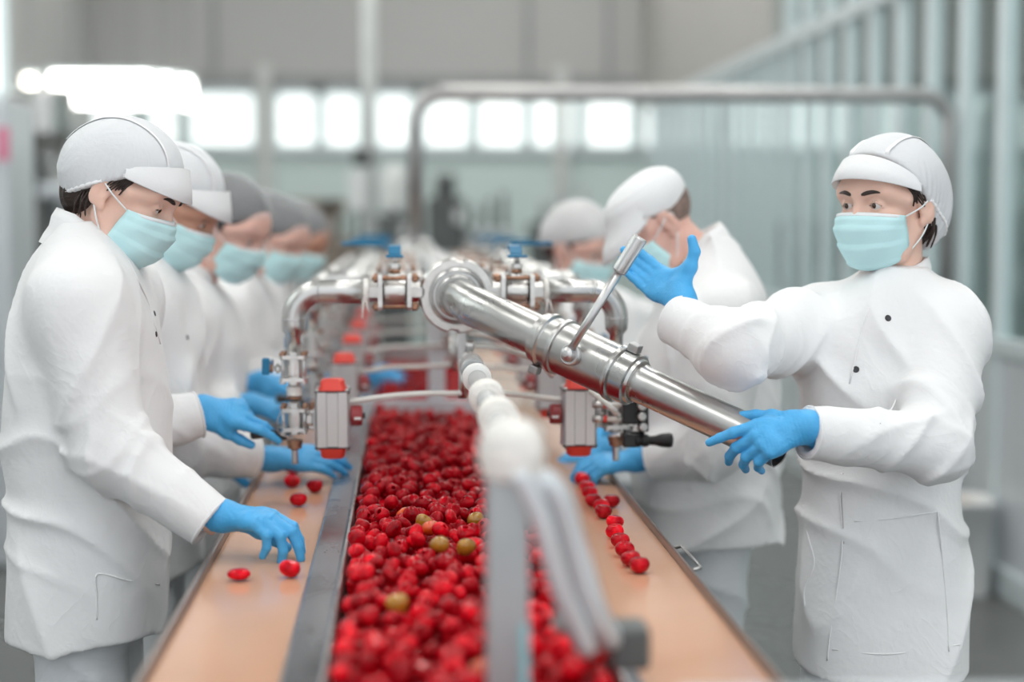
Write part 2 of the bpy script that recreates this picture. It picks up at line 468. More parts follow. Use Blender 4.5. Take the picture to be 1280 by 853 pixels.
hang_lamp(225, 240, 100, 134, 11.3, M['lamp'], 'narrow bright lamp, rightmost of the hanging lamps at far left')
hang_lamp(33, 42, 96, 110, 11.0, M['lamp_warm'], 'tiny warm lamp, leftmost of the hanging lamps')
# ------------------------------------------------------------------ machines and furniture behind
def span(pxa, pya, pxb, pyb, y):
    a, b = at(pxa, pya, y), at(pxb, pyb, y)
    return min(a.x, b.x), max(a.x, b.x), min(a.z, b.z), max(a.z, b.z)
# pale cabinet at the left edge of the view
xa, xb, za, zb = span(-60, 120, 17, 500, 7.0)
c = thing('steel_cabinet', ((xa + xb) / 2, 7.0, 0), 'tall pale steel cabinet at the left edge behind the front worker', 'cabinet')
MB().box(((xa + xb) / 2, 7.25, zb / 2), (xb - xa, .5, zb), bev=.02).build('body', M['mach_pale'], c)
MB().box(((xa + xb) / 2 - .02, 6.985, zb / 2), (xb - xa - .10, .03, zb - .2), bev=.01).build('door', M['mach_pale'], c)
MB().cyl((xb - .09, 6.955, 1.1), (xb - .09, 6.955, 1.4), .012, 10).build('handle', M['steel'], c)
q = at(4, 180, 6.96)
o = MB().box((q.x, 6.962, q.z), (.05, .01, .14)).build('notice', M['pink'], None)
tag(o, 'small pink notice on the pale cabinet door', 'notice')
# filler machine far left
y = 9.5
xa, xb, za, zb = span(20, 215, 92, 560, y)
c = thing('filling_machine', ((xa + xb) / 2, y, 0), 'grey processing machine with round steel hopper behind the front left worker', 'machine')
MB().box(((xa + xb) / 2, y + .4, .45), (xb - xa, .8, .9), bev=.03).build('base', M['mach_grey'], c)
MB().box((xa + .07, y + .2, 1.3), (.12, .3, 1.0), bev=.02).build('mast', M['mach_dark'], c)
MB().box((xb - .10, y + .3, 1.3), (.08, .3, .9), bev=.02).build('mast', M['mach_grey'], c)
MB().lathe([(.04, 0), (.17, .25), (.19, .27), (.19, .50), (.17, .53)], ((xa + xb) / 2 - .04, y + .2, 1.75), (0, 0, 1)).build('hopper', M['steel'], c)
MB().box(((xa + xb) / 2, y + .2, 1.68), (xb - xa, .3, .10), bev=.02).build('crossbeam', M['mach_pale'], c)
MB().cyl(((xa + xb) / 2 - .05, y, .9), ((xa + xb) / 2 - .05, y, 1.65), .06).build('pipe', M['mach_dark'], c)
MB().box(((xa + xb) / 2 + .05, y + .1, 1.1), (.25, .3, .35), bev=.02).build('motor_box', M['mach_dark'], c)
# brown frame machine behind hairnets
y = 12.0
xa, xb, za, zb = span(325, 250, 432, 300, y)
c = thing('packing_machine', ((xa + xb) / 2, y, 0), 'brown framed packing machine far behind the workers in hairnets', 'machine')
for x in (xa + .05, xb - .12): 
    MB().box((x, y, zb / 2), (.13, .2, zb), bev=.01).build('upright', M['mach_brown'], c)
MB().box(((xa + xb) / 2, y, zb - .05), (xb - xa, .2, .11), bev=.01).build('crossbeam', M['mach_brown'], c)
MB().box(((xa + xb) / 2, y + .3, .55), (xb - xa, .7, 1.1), bev=.02).build('housing', M['mach_grey'], c)
MB().box(((xa + xb) / 2 - .05, y + .28, 1.3), (xb - xa - .3, .4, .4), bev=.02).build('hood', M['wall_low'], c)
# white control box on the column
p0 = at(446, 238, 9.6)
c = thing('control_box', p0, 'small white control box mounted on the slim column', 'control box')
MB().box((p0.x, 9.75, p0.z), (.10, .12, .24), bev=.015).build('housing', M['bin_white'], c)
MB().box((p0.x + .03, 9.75, p0.z + .20), (.12, .12, .10), bev=.02).build('camera_hood', M['mach_dark'], c)
# dark machine group around the pipe
def machine(name, label, px0, px1, py, y, m1, m2, top):
    xa, xb, za, zb = span(px0, py, px1, py + 30, y)
    c = thing(name, ((xa + xb) / 2, y, 0), label, 'machine')
    w = xb - xa
    MB().box(((xa + xb) / 2, y + .35, zb * .45), (w, .7, zb * .9), bev=.03).build('housing', m1, c)
    if top == 'stack':
        MB().cyl((xa + w * .5, y + .3, zb * .9), (xa + w * .5, y + .3, zb), w * .28).build('stack', m2, c)
    elif top == 'drum':
        MB().lathe([(w * .1, 0), (w * .38, .05), (w * .42, .25), (w * .36, .36), (w * .1, .40)], (xa + w * .5, y + .3, zb * .9), (0, 0, 1)).build('drum', m2, c)
    else:
        for s in (.2, .55, .85):
            MB().cyl((xa + w * s, y + .25, zb * .9), (xa + w * s, y + .25, zb * .9 + .16 * (1 + s)), w * .07).build('spindle', m2, c)
    MB().box(((xa + xb) / 2, y - .02, zb * .6), (w * .6, .04, .25), bev=.01).build('access_panel', M['mach_grey'], c)
    MB().box((xa + w * .8, y - .02, zb * .82), (w * .2, .05, .10), bev=.01).build('switch_panel', M['bin_white'], c)
machine('mixing_machine', 'dark mixing machine with a round drum left of the tall pipe leg', 470, 514, 240, 12.5, M['mach_dark'], M['bin_white'], 'drum')
machine('mixing_machine', 'dark machine with an upright black stack right of the tall pipe leg', 534, 582, 216, 12.5, M['mach_dark'], M['mach_dark'], 'stack')
machine('sealing_machine', 'grey machine with three dark spindles right of the black stack', 584, 640, 262, 13.0, M['mach_grey'], M['mach_dark'], 'spin')
machine('sealing_machine', 'low dark machine behind the hairnet of the far right worker', 668, 745, 252, 13.2, M['mach_dark'], M['mach_grey'], 'spin')
machine('sealing_machine', 'brown machine behind the overhead pipe at the far end of the line', 420, 468, 275, 12.8, M['mach_brown'], M['mach_dark'], 'spin')
# dark roll door edge in the far wall
o = MB().box((bx(838), YB - .04, 1.3), (.16, .1, 2.6)).build('trim_2', M['mach_dark']); tag(o, 'dark upright door edge in the far wall', 'room', kind='structure')
# white tub with sacking by the partition
b0 = atz(1210, 752, .0)
c = thing('storage_bin', (b0.x, b0.y, 0), 'white storage bin with beige filling beside the glass partition, behind the woman with the lever', 'bin')
s = b0.y / 2000
def sq(w): return [(-w, -w * .8), (w, -w * .8), (w, w * .8), (-w, w * .8)]
w = 42 * s
rows = []
for (q, z) in ((.90, 0), (.92, .01), (1.0, .36), (1.05, .36), (1.05, .39), (.97, .39), (.95, .30)):
    ring = []
    for k in range(32):
        a = 2 * PI * k / 32
        cx, sy = math.cos(a), math.sin(a)
        e = .35
        ring.append(Vector((b0.x + math.copysign(abs(cx) ** e, cx) * w * q, b0.y + .16 + math.copysign(abs(sy) ** e, sy) * w * .9 * q, z)))
    rows.append(ring)
MB().grid(rows, wrap=True).build('tub', M['bin_white'], c)
MB().sphere((b0.x, b0.y + .16, .33), w * .9, 24, (1, .85, .5)).build('filling', M['bin_fill'], c)
xa, xb, za, zb = span(1236, 560, 1300, 720, 6.2)
# overhead product pipe: up from the far end of the manifold, across, and down at the right
M['steel_arch'] = mat('weathered_steel', (.45, .45, .45), .4, .9, bump=.05, var=.12, vscale=6)
yp = 6.72
A0, A1 = at(520, 306, yp), at(520, 117, yp)
B1, B0 = at(1184, 130, yp), at(1184, 300, yp)
zt = (A1.z + B1.z) / 2 + .02
c = thing('overhead_pipe', (A0.x, yp, 1.4), 'steel pipe arch rising from the far end of the line and crossing overhead rightwards', 'pipe')
r = .034; R = .12
pts = [Vector((A0.x, yp, A0.z - .1))] + arc((A0.x + R, yp, zt - R), (1, 0, 0), (0, 0, 1), R, PI, PI / 2, 10) + arc((B0.x - R, yp, zt - R), (1, 0, 0), (0, 0, 1), R, PI / 2, 0, 10) + [Vector((B0.x, yp, 0.0))]
MB().tube(pts, r, 20).build('pipe', M['steel_arch'], c)
MB().lathe([(.03, 0), (.07, .015), (.092, .06), (.07, .105), (.036, .13)], (A0.x, yp, A0.z - .10), (0, 0, 1)).build('end_bonnet', M['steel_dull'], c)
MB().cyl((B0.x, yp, 0), (B0.x, yp, .03), .05).build('floor_flange', M['steel_dull'], c)
PIPE_END = Vector((A0.x, yp, A0.z - .1))
# ------------------------------------------------------------------ conveyors and trough
ZB = .92
Y0, Y1 = 1.15, 7.3
def px_x(px, py, z): return atz(px, py, z).x
XO_L, XB_L0, XB_L1 = px_x(164, 853, ZB + .015), px_x(184, 853, ZB), px_x(351, 853, ZB)
XT0 = px_x(404, 853, ZB)
XT1 = px_x(772, 853, ZB); XB_R0 = px_x(799, 853, ZB); XB_R1 = px_x(940, 820, ZB); XO_R = px_x(969, 834, ZB + .015)
YM = (Y0 + Y1) / 2; LY = Y1 - Y0
M['inner_rail'] = mat('worn_grey_rail', (.33, .34, .36), .28, .85, bump=.25, bscale=14, var=.25, vscale=9, rvar=.12, stretch=(1, .4, 1))
M['rim'] = mat('brown_grey_rim', (.28, .24, .22), .35, .7, bump=.05, var=.12, vscale=6)
M['juice'] = mat('dark_red_syrup', (.16, .004, .006), .1, var=.2, bump=.1, bscale=30)
def conveyor(name, label, xo, xb0, xb1, xi, side):
    c = thing(name, ((xb0 + xb1) / 2, YM, 0), label, 'conveyor')
    cx = (xb0 + xb1) / 2
    # belt wraps over two end rollers
    prof = [(Y0, ZB), (Y1, ZB)]
    R = .04; loop = []
    loop += [(Y0 + LY * k / 60, ZB) for k in range(61)]
    loop += [(Y1 + R * math.sin(PI * k / 8), ZB - R + R * math.cos(PI * k / 8)) for k in range(1, 9)]
    loop += [(Y0, ZB - 2 * R)]
    loop += [(Y0 - R * math.sin(PI * k / 8), ZB - R - R * math.cos(PI * k / 8)) for k in range(1, 9)]
    mb = MB(); rows = []
    for (y, z) in loop: rows.append([Vector((xb0, y, z)), Vector((xb1, y, z))])
    rows.append(rows[0]); mb.grid(rows, False); mb.build('belt', M['belt'], c)
    for y in (Y0, Y1):
        MB().cyl((xb0, y, ZB - R), (xb1, y, ZB - R), R - .003).build('roller', M['steel_dull'], c)
    # outer rim: upright lip with a rolled top edge and the side skirt below it
    lo, hi = (xo, xb0) if xo < xb0 else (xb1, xo)
    MB().box(((lo + hi) / 2, YM, ZB - .04), (hi - lo - .001, LY, .11), bev=.004).build('outer_rim', M['rim'], c)
    sx = lo + .012 if xo < xb0 else hi - .012
    MB().box((sx, YM, ZB - .20), (.004, LY, .22)).build('side_panel', M['steel_dull'], c)
    for y in (1.3, 2.5, 3.7, 4.9, 6.1, 7.2):
        MB().box((cx + (.03 if side < 0 else -.03), y, .39), (.05, .05, .78), bev=.004).build('leg', M['steel_dull'], c)
        MB().box((cx, y, ZB - .15), (abs(xb1 - xb0) + .03, .04, .04), bev=.004).build('crossbar', M['steel_dull'], c)
    return c
cl = conveyor('sorting_conveyor', 'left sorting conveyor with peach belt in front of workers in caps and hairnets', XO_L, XB_L0, XB_L1 - .002, XT0, -1)
cr = conveyor('sorting_conveyor', 'right sorting conveyor with peach belt carrying a row of red cherry peppers', XO_R, XB_R0 + .002, XB_R1 - .001, XT1, 1)
# latch on the outer side of the right rim
a = at(848, 683, 2.9)
MB().tube([(XO_R + .004, 2.78, ZB + .0), (XO_R + .022, 2.78, ZB + .005), (XO_R + .022, 2.60, ZB + .005), (XO_R + .004, 2.60, ZB)], .003, 8).build('grab_handle', M['steel'], cr)
tr = thing('pepper_trough', ((XT0 + XT1) / 2, YM, 0), 'long steel trough heaped with red peppers between the two belts', 'trough')
ZT0 = .80
MB().box(((XT0 + XT1) / 2, YM, ZT0 - .005), (XT1 - XT0, LY, .01)).build('trough_floor', M['steel_dull'], tr)
MB().box(((XB_L1 + XT0) / 2, YM, ZB - .05), (XT0 - XB_L1 - .002, LY, .13), bev=.005).build('inner_rail', M['inner_rail'], tr)
MB().box((XT0 + .004, YM, ZB + .012), (.006, LY, .04), bev=.002).build('lip', M['steel'], tr)
MB().box(((XT1 + XB_R0) / 2, YM, ZB - .05), (XB_R0 - XT1 - .002, LY, .13), bev=.005).build('inner_rail', M['inner_rail'], tr)
MB().box((XT1 - .004, YM, ZB + .012), (.006, LY, .04), bev=.002).build('lip', M['steel'], tr)
YP = 4.55
zp1 = at(500, 500, YP).z; zp0 = at(500, 529, YP).z
MB().box(((XT0 + XT1) / 2, YP, (zp0 + zp1) / 2 - .04), (XT1 - XT0 + .05, .012, zp1 - zp0 + .08), bev=.003).build('cross_plate', M['mach_pale'], tr)
for y in (Y0, Y1):
    MB().box(((XT0 + XT1) / 2, y, .86), (XT1 - XT0, .008, .13)).build('end_plate', M['steel_dull'], tr)
for y in (1.6, 3.1, 4.6, 6.6):
    for x in (XT0 + .04, XT1 - .04):
        MB().box((x, y, .40), (.04, .04, .79), bev=.004).build('leg', M['steel_dull'], tr)
o = MB().box(((XT0 + XT1) / 2, YM, .832), (XT1 - XT0 - .01, LY - .02, .06)).build('pepper_syrup', M['juice'])
tag(o, 'dark red juice standing in the trough under the heaped peppers', 'juice', kind='stuff')

# ------------------------------------------------------------------ peppers
def pepper_mesh(name, kind, seed, seg, rings):
    "round cherry pepper: shallow lobes, a dimple, and on cored ones an open hole"
    rnd = random.Random(seed)
    r0 = .0157
    lob = rnd.choice([3, 3, 4]); la = rnd.uniform(.06, .13); ph = rnd.uniform(0, 6.28); sq = rnd.uniform(.80, .96)
    prof = []
    n = rings
    if kind == 'cored':
        hole = rnd.uniform(.30, .42)
        t0 = math.asin(hole)
        for i in range(n + 1):
            t = PI - (PI - t0) * i / n
            prof.append((math.sin(t), math.cos(t)))
        prof += [(hole * .93, math.cos(t0) + .01), (hole * .80, math.cos(t0) - .10), (hole * .95, .45), (hole * .7, .1), (0.0, 0.02)]
    else:
        for i in range(n + 1):
            t = PI - PI * i / n
            z = math.cos(t)
            if z > .6: z -= .28 * ((z - .6) / .4) ** 2 * .9
            prof.append((math.sin(t), z))
    vs, fs = [], []
    for (q, z) in prof:
        for k in range(seg):
            a = 2 * PI * k / seg
            m = 1 + la * math.cos(lob * a + ph) * q
            vs.append(Vector((q * m * math.cos(a), q * m * math.sin(a), z * sq)) * r0)
    for i in range(len(prof) - 1):
        for k in range(seg):
            k2 = (k + 1) % seg
            fs.append((i * seg + k, i * seg + k2, (i + 1) * seg + k2, (i + 1) * seg + k))
    return vs, fs
def pepper_data(name, kind, seed, mt, seg=20, rings=12):
    vs, fs = pepper_mesh(name, kind, seed, seg, rings)
    me = bpy.data.meshes.new(name)
    me.from_pydata([tuple(v) for v in vs], [], fs); me.materials.append(mt)
    me.polygons.foreach_set('use_smooth', [True] * len(me.polygons)); me.update()
    return me
PEP = [pepper_data('cherry_pepper', 'cored', 1, M['pepper']), pepper_data('cherry_pepper', 'whole', 2, M['pepper']), pepper_data('cherry_pepper', 'cored', 3, M['pepper']), pepper_data('cherry_pepper', 'whole', 4, M['pepper']), pepper_data('cherry_pepper', 'cored', 11, M['pepper']), pepper_data('cherry_pepper', 'cored', 12, M['pepper'])]
PEP_G = [pepper_data('olive_pepper', 'whole', 7, M['pepper_green']), pepper_data('olive_pepper', 'cored', 8, M['pepper_green'])]
PEP_O = [pepper_data('orange_pepper', 'cored', 9, M['pepper_orange'])]
RP = .0150
def pack(xa, xb, ya, yb, n, seed, z0, tries=6):
    rs = np.random.RandomState(seed)
    P = np.zeros((n, 3)); cnt = 0; d2 = (2 * RP) ** 2
    for i in range(n):
        c = np.stack([rs.uniform(xa + RP, xb - RP, tries), rs.uniform(ya + RP, yb - RP, tries)], 1)
        best = None
        Q = P[:cnt]
        for t in range(tries):
            dd = (Q[:, 0] - c[t, 0]) ** 2 + (Q[:, 1] - c[t, 1]) ** 2
            m = dd < d2
            z = z0 + RP
            if m.any(): z = max(z, (Q[m, 2] + np.sqrt(d2 - dd[m])).max())
            if best is None or z < best[2]: best = (c[t, 0], c[t, 1], z)
        P[cnt] = best; cnt += 1
    return P
xin0, xin1 = XT0 + .008, XT1 - .008
heap = np.concatenate([pack(xin0, xin1, 1.25, YP - .01, 3500, 3, .840), pack(xin0, xin1, YP + .01, 6.4, 1500, 4, .840, 4)])
heap = heap[heap[:, 2] < ZB + .055]
# which of them lie on the surface of the heap
order = np.argsort(-heap[:, 2]); top = np.ones(len(heap), bool)
for i in range(len(heap)):
    dd = np.hypot(heap[:, 0] - heap[i, 0], heap[:, 1] - heap[i, 1])
    cov = ((dd < RP * 1.25) & (heap[:, 2] > heap[i, 2] + .5 * RP)).sum()
    if cov >= 1: top[i] = False
def to_px(p):
    v = CROT.transposed() @ (Vector(p) - CAM)
    return 640 + FPX * v.x / -v.z, 426.5 - FPX * v.y / -v.z
vis = []
for i in np.where(top)[0]:
    x, y = to_px(heap[i])
    if y < 862 and not (612 < x < 655 and y > 560): vis.append((heap[i][1], i))
vis.sort()
front = [i for _, i in vis[:286]]
rnd = random.Random(5)
def rand_rot(r, flat=False):
    return Euler((r.gauss(0, .55), r.gauss(0, .55), r.uniform(0, 6.28))) if not flat else Euler((r.gauss(0, .12), r.gauss(0, .12), r.uniform(0, 6.28)))
def place_pepper(me, loc, rot, sc, label, group, name='cherry_pepper'):
    o = bpy.data.objects.new(name, me); COL.objects.link(o)
    o.location = loc; o.rotation_euler = rot; o.scale = (sc, sc, sc)
    return tag(o, label, 'pepper', group)
# odd-coloured peppers where the photo shows them
odd = [((538 - 8, 651), 'g', 'olive-brown pepper highest up the heap, just below the middle of the trough'), ((548, 686), 'g', 'round olive-green pepper a little below and right of the middle of the heap'),
       ((500, 767), 'g', 'large olive-brown pepper alone in the nearer part of the heap'), ((540, 664), 'o', 'orange cored pepper with its open end showing beside the olive one'),
       ((578, 690), 'g', 'small olive pepper at the right side of the heap near the post'), ((590, 655), 'g', 'olive pepper against the right rim of the visible heap'),
       ((508, 651), 'o', 'orange-brown pepper left of the olive one in the middle of the heap'), ((597, 845), 'o', 'orange pepper at the bottom of the heap beside the post')]
oddidx = {}
for (pp, k, lab) in odd:
    b = min((i for _, i in vis if i not in oddidx and not ((np.hypot(heap[:, 0] - heap[i, 0], heap[:, 1] - heap[i, 1] + .012) < RP * 1.7) & (heap[:, 2] > heap[i, 2] + .35 * RP)).any()), key=lambda i: (to_px(heap[i])[0] - pp[0]) ** 2 + (to_px(heap[i])[1] - pp[1]) ** 2)
    oddidx[b] = (k, lab)
front = front + [i for i in oddidx if i not in set(front)]
for i in front:
    p = heap[i]; sc = rnd.uniform(.90, 1.03)
    if i in oddidx:
        k, lab = oddidx[i]
        place_pepper(rnd.choice(PEP_G) if k == 'g' else PEP_O[0], p + np.array([0, 0, .004]), rand_rot(rnd), 1.05, lab, 'odd-coloured peppers in the heap', 'olive_pepper' if k == 'g' else 'orange_pepper')
    else:
        o = place_pepper(rnd.choice(PEP), p, rand_rot(rnd), sc, 'glossy red cherry pepper in the heap between the belts', 'red peppers heaped in the trough')
        o.scale = (sc * rnd.uniform(.9, 1.1), sc * rnd.uniform(.88, 1.06), sc * rnd.uniform(.78, 1.02))
fs = set(front)
rest = [i for i in range(len(heap)) if i not in fs]
low = [pepper_mesh('x', k, s, 12, 7) for k, s in (('cored', 1), ('whole', 2), ('cored', 3))]
VV, FF, base = [], [], 0
lowv = [(np.array([tuple(v) for v in vs]), np.array(f)) for vs, f in low]
for i in rest:
    v, f = lowv[rnd.randrange(3)]
    R = np.array(rand_rot(rnd).to_matrix())
    VV.append(v @ R.T * rnd.uniform(.92, 1.03) + heap[i]); FF.append(f + base); base += len(v)
VV = np.concatenate(VV); FF = np.concatenate(FF)
def np_mesh(name, V, F):
    me = bpy.data.meshes.new(name)
    me.vertices.add(len(V)); me.vertices.foreach_set('co', np.ascontiguousarray(V, dtype=np.float32).ravel())
    k = F.shape[1]
    me.loops.add(F.size); me.loops.foreach_set('vertex_index', np.ascontiguousarray(F, dtype=np.int32).ravel())
    me.polygons.add(len(F)); me.polygons.foreach_set('loop_start', np.arange(0, F.size, k, dtype=np.int32))
    try: me.polygons.foreach_set('loop_total', np.full(len(F), k, dtype=np.int32))
    except Exception: pass
    me.polygons.foreach_set('use_smooth', np.ones(len(F), dtype=bool))
    me.update(calc_edges=True); me.validate()
    return me
o = link_mesh('pepper_heap', np_mesh('pepper_heap', VV, FF), M['pepper'])
tag(o, 'red cherry peppers deeper in the trough, below and beyond the nearest ones', 'peppers', kind='stuff')
# peppers lying on the belts
def on_belt(px, py, me, label, group, sc=1.0, rot=None):
    sc *= 1.14
    p = atz(px, py, ZB + .0138 * sc)
    return place_pepper(me, p, rot or rand_rot(rnd, True), sc, label, group)
o = on_belt(299, 715.5, PEP[1], 'flattened red pepper lying alone on the left belt, nearest its outer edge', 'peppers on the left belt', .92)
o.scale = (1.20, 1.06, .78); o.location.z = ZB + .0118; o.rotation_euler = (0, 0, .1)
on_belt(363, 710.5, PEP[1], "red pepper under the fingertips of the front left worker's glove", 'peppers on the left belt', 1.0)
for (x, y, l) in ((373, 624, 'red pepper nearest of the small cluster on the left belt under the first nozzle'), (365, 601, 'red pepper at the left of the cluster on the left belt under the first nozzle'),
                  (394, 607, 'red pepper at the right of the cluster on the left belt, close to the rail'), (366, 585, 'red pepper farthest of the cluster on the left belt, just below the nozzle tip')):
    on_belt(x, y, rnd.choice(PEP[1:4:2]), l, 'peppers on the left belt')
line = [(799, 706), (788, 698), (781, 686), (775, 675), (769, 664), (768, 652), (754, 639), (752, 627 + 5), (764, 626), (741, 625), (738, 616), (733, 608), (727, 598)]
nm = ['first', 'second', 'third', 'fourth', 'fifth', 'sixth', 'seventh', 'eighth', 'ninth', 'tenth', 'eleventh', 'twelfth', 'thirteenth']
for k, (x, y) in enumerate(line):
    on_belt(x, y, PEP[1] if k % 2 else PEP[3], 'red pepper, %s from the near end of the row on the right belt' % nm[k], 'peppers in a row on the right belt', .95)
# ------------------------------------------------------------------ manifold pipe, outlet with lever, valves
FC = at(570, 369, 3.30)            # centre of the big flange
MX, MZ = FC.x, FC.z
mp = thing('manifold_pipe', (MX, 5.0, 0), 'long steel main pipe running above the trough between the two rows of valves', 'pipe')
MB().tube([(MX, 3.335, MZ), (MX, 6.3, MZ), (PIPE_END.x + .02, 6.62, MZ + .02), (PIPE_END.x, 6.70, MZ + .03), (PIPE_END.x, 6.72, PIPE_END.z)], .046, 28).build('pipe', M['steel'], mp)
MB().lathe([(.046, 0), (.062, 0), (.062, .016), (.070, .016), (.070, .030), (.046, .030)], (MX, 3.310, MZ), (0, 1, 0), 36).build('rear_ferrule', M['steel_dull'], mp)
for y in (3.72, 4.4, 5.1, 5.8):
    MB().lathe([(.046, 0), (.052, .003), (.054, .012), (.052, .021), (.046, .024)], (MX, y, MZ), (0, 1, 0), 28).build('weld_collar', M['steel_dull'], mp)
# support post between trough cross plate and pipe
MB().box((at(546, 450, YP).x, YP + .03, (MZ + zp0) / 2 - .02), (.048, .04, MZ - zp0 - .04), bev=.004).build('support_post', M['mach_pale'], mp)
MB().lathe([(.05, 0), (.054, 0), (.054, .05), (.05, .05)], (MX, YP + .005, MZ), (0, 1, 0), 24).build('pipe_clamp', M['steel_dull'], mp)

op = thing('outlet_pipe', FC, 'large swivelling steel outlet pipe with hand lever, held by the woman on the right', 'pipe')
# slotted union nut (scalloped ring), liner rings
def nut_r(a, r, h):
    if r < .070: return r
    c = (math.cos(a * 4 + .4) - .86)
    return r - (.006 if c > 0 else 0)
tilt = Vector((.10, -1, -.03)).normalized()
MB().lathe([(.054, 0), (.0755, 0), (.078, .003), (.078, .025), (.0745, .030), (.060, .030), (.058, .026)], FC - tilt * .006, tilt, 96, fn=nut_r).build('union_nut', M['steel_cast'], op)
MB().lathe([(.060, 0), (.0585, .026), (.0525, .030), (.050, .026), (.046, .026), (.044, .034), (.040, .037), (.034, .034)], FC - tilt * .004, tilt, 64).build('liner', M['steel'], op)
K = [at(570, 369, 3.29), at(576, 374, 3.245), at(592, 383.5, 3.185), at(625, 398, 3.135), at(690, 428, 3.065)]
KE = at(977, 562, 2.765)
AX = (KE - K[4]).normalized()
MB().tube(spline(K, 10), [.0355] * 10 + [.0385] * 10 + [.0400] * 10 + [.0400] * 11, 36).build('inlet_elbow', M['steel'], op)
def along(px):   # distance along the outlet axis whose picture x is px
    lo, hi = -.3, 1.5
    for _ in range(50):
        m = (lo + hi) / 2
        if to_px(K[4] + AX * m)[0] < px: lo = m
        else: hi = m
    return lo
d0, d1, d2, d3, d4 = along(676), along(700), along(776), along(793), along(977)
O = K[4]
MB().lathe([(.040, d0 - .004), (.049, d0), (.0495, d0 + .012), (.0515, d0 + .014), (.0545, d0 + .016), (.0545, d0 + .022), (.0515, d0 + .024), (.0495, d0 + .026), (.0495, d1), (.0555, d1 + .001), (.0560, d1 + .007), (.0555, d1 + .010), (.0515, d1 + .012), (.0512, d2 - .012), (.0555, d2 - .010), (.056, d2 - .004), (.0555, d2), (.050, d2 + .002), (.0495, d3), (.044, d3 + .002), (.0425, d3 + .008), (.036, d3 + .010)], O, AX, 48).build('valve_cylinder', M['steel'], op)
MB().lathe([(.0385, d3 + .004), (.0366, d3 + .02), (.0358, d3 + .035), (.0352, d4), (.0342, d4 + .001), (.0330, d4 - .001), (.0330, d4 - .3)], O, AX, 40).build('end_pipe', M['steel'], op)
# clamp lug on the left ring
side = AX.cross(Vector((0, 0, 1))).normalized()
if side.y > 0: side = -side
upv = side.cross(AX).normalized()
if upv.z < 0: upv = -upv
ml = M['steel_dull']
MB().box(O + AX * (d2 + .012) + upv * .058, (.022, .02, .016), rot=Matrix((AX, side, upv)).transposed(), bev=.002).build('clamp_lug', ml, op)
MB().box(O + AX * (d0 + .02) - upv * .058 + side * .02, (.020, .02, .016), rot=Matrix((AX, side, upv)).transposed(), bev=.002).build('clamp_lug', ml, op)
# lever: hub on the cylinder wall facing the camera, rod and thicker sleeve
dh = along(731)
hd = (CAM - (O + AX * dh)); hd = (hd - AX * hd.dot(AX)).normalized(); hd = (hd + upv * -.12).normalized()
HB = O + AX * dh + hd * .050
lv = MB().lathe([(.0205, 0), (.0205, .010), (.0185, .013), (.012, .013)], HB, hd, 28).lathe([(.0135, .01), (.0145, .016), (.0125, .024), (.006, .028), (0.0005, .029)], HB, hd, 24).build('lever_hub', ml, op)
LT = at(795.5, 305, 2.93)
L0 = HB + hd * .017
Ld = (LT - L0).normalized()
LL = (LT - L0).length
MB().lathe([(.0072, 0), (.0078, LL * .3), (.0082, LL * .80)], L0, Ld, 18).build('lever_rod', M['steel_dull'], op)
MB().lathe([(.0105, 0), (.0135, .003), (.0140, .010), (.0142, LL * .30), (.0128, LL * .30 + .003), (.010, LL * .30 + .003)], L0 + Ld * LL * .745, Ld, 22).build('lever_sleeve', M['steel_dull'], op)
LEVER = (L0, Ld, LL)

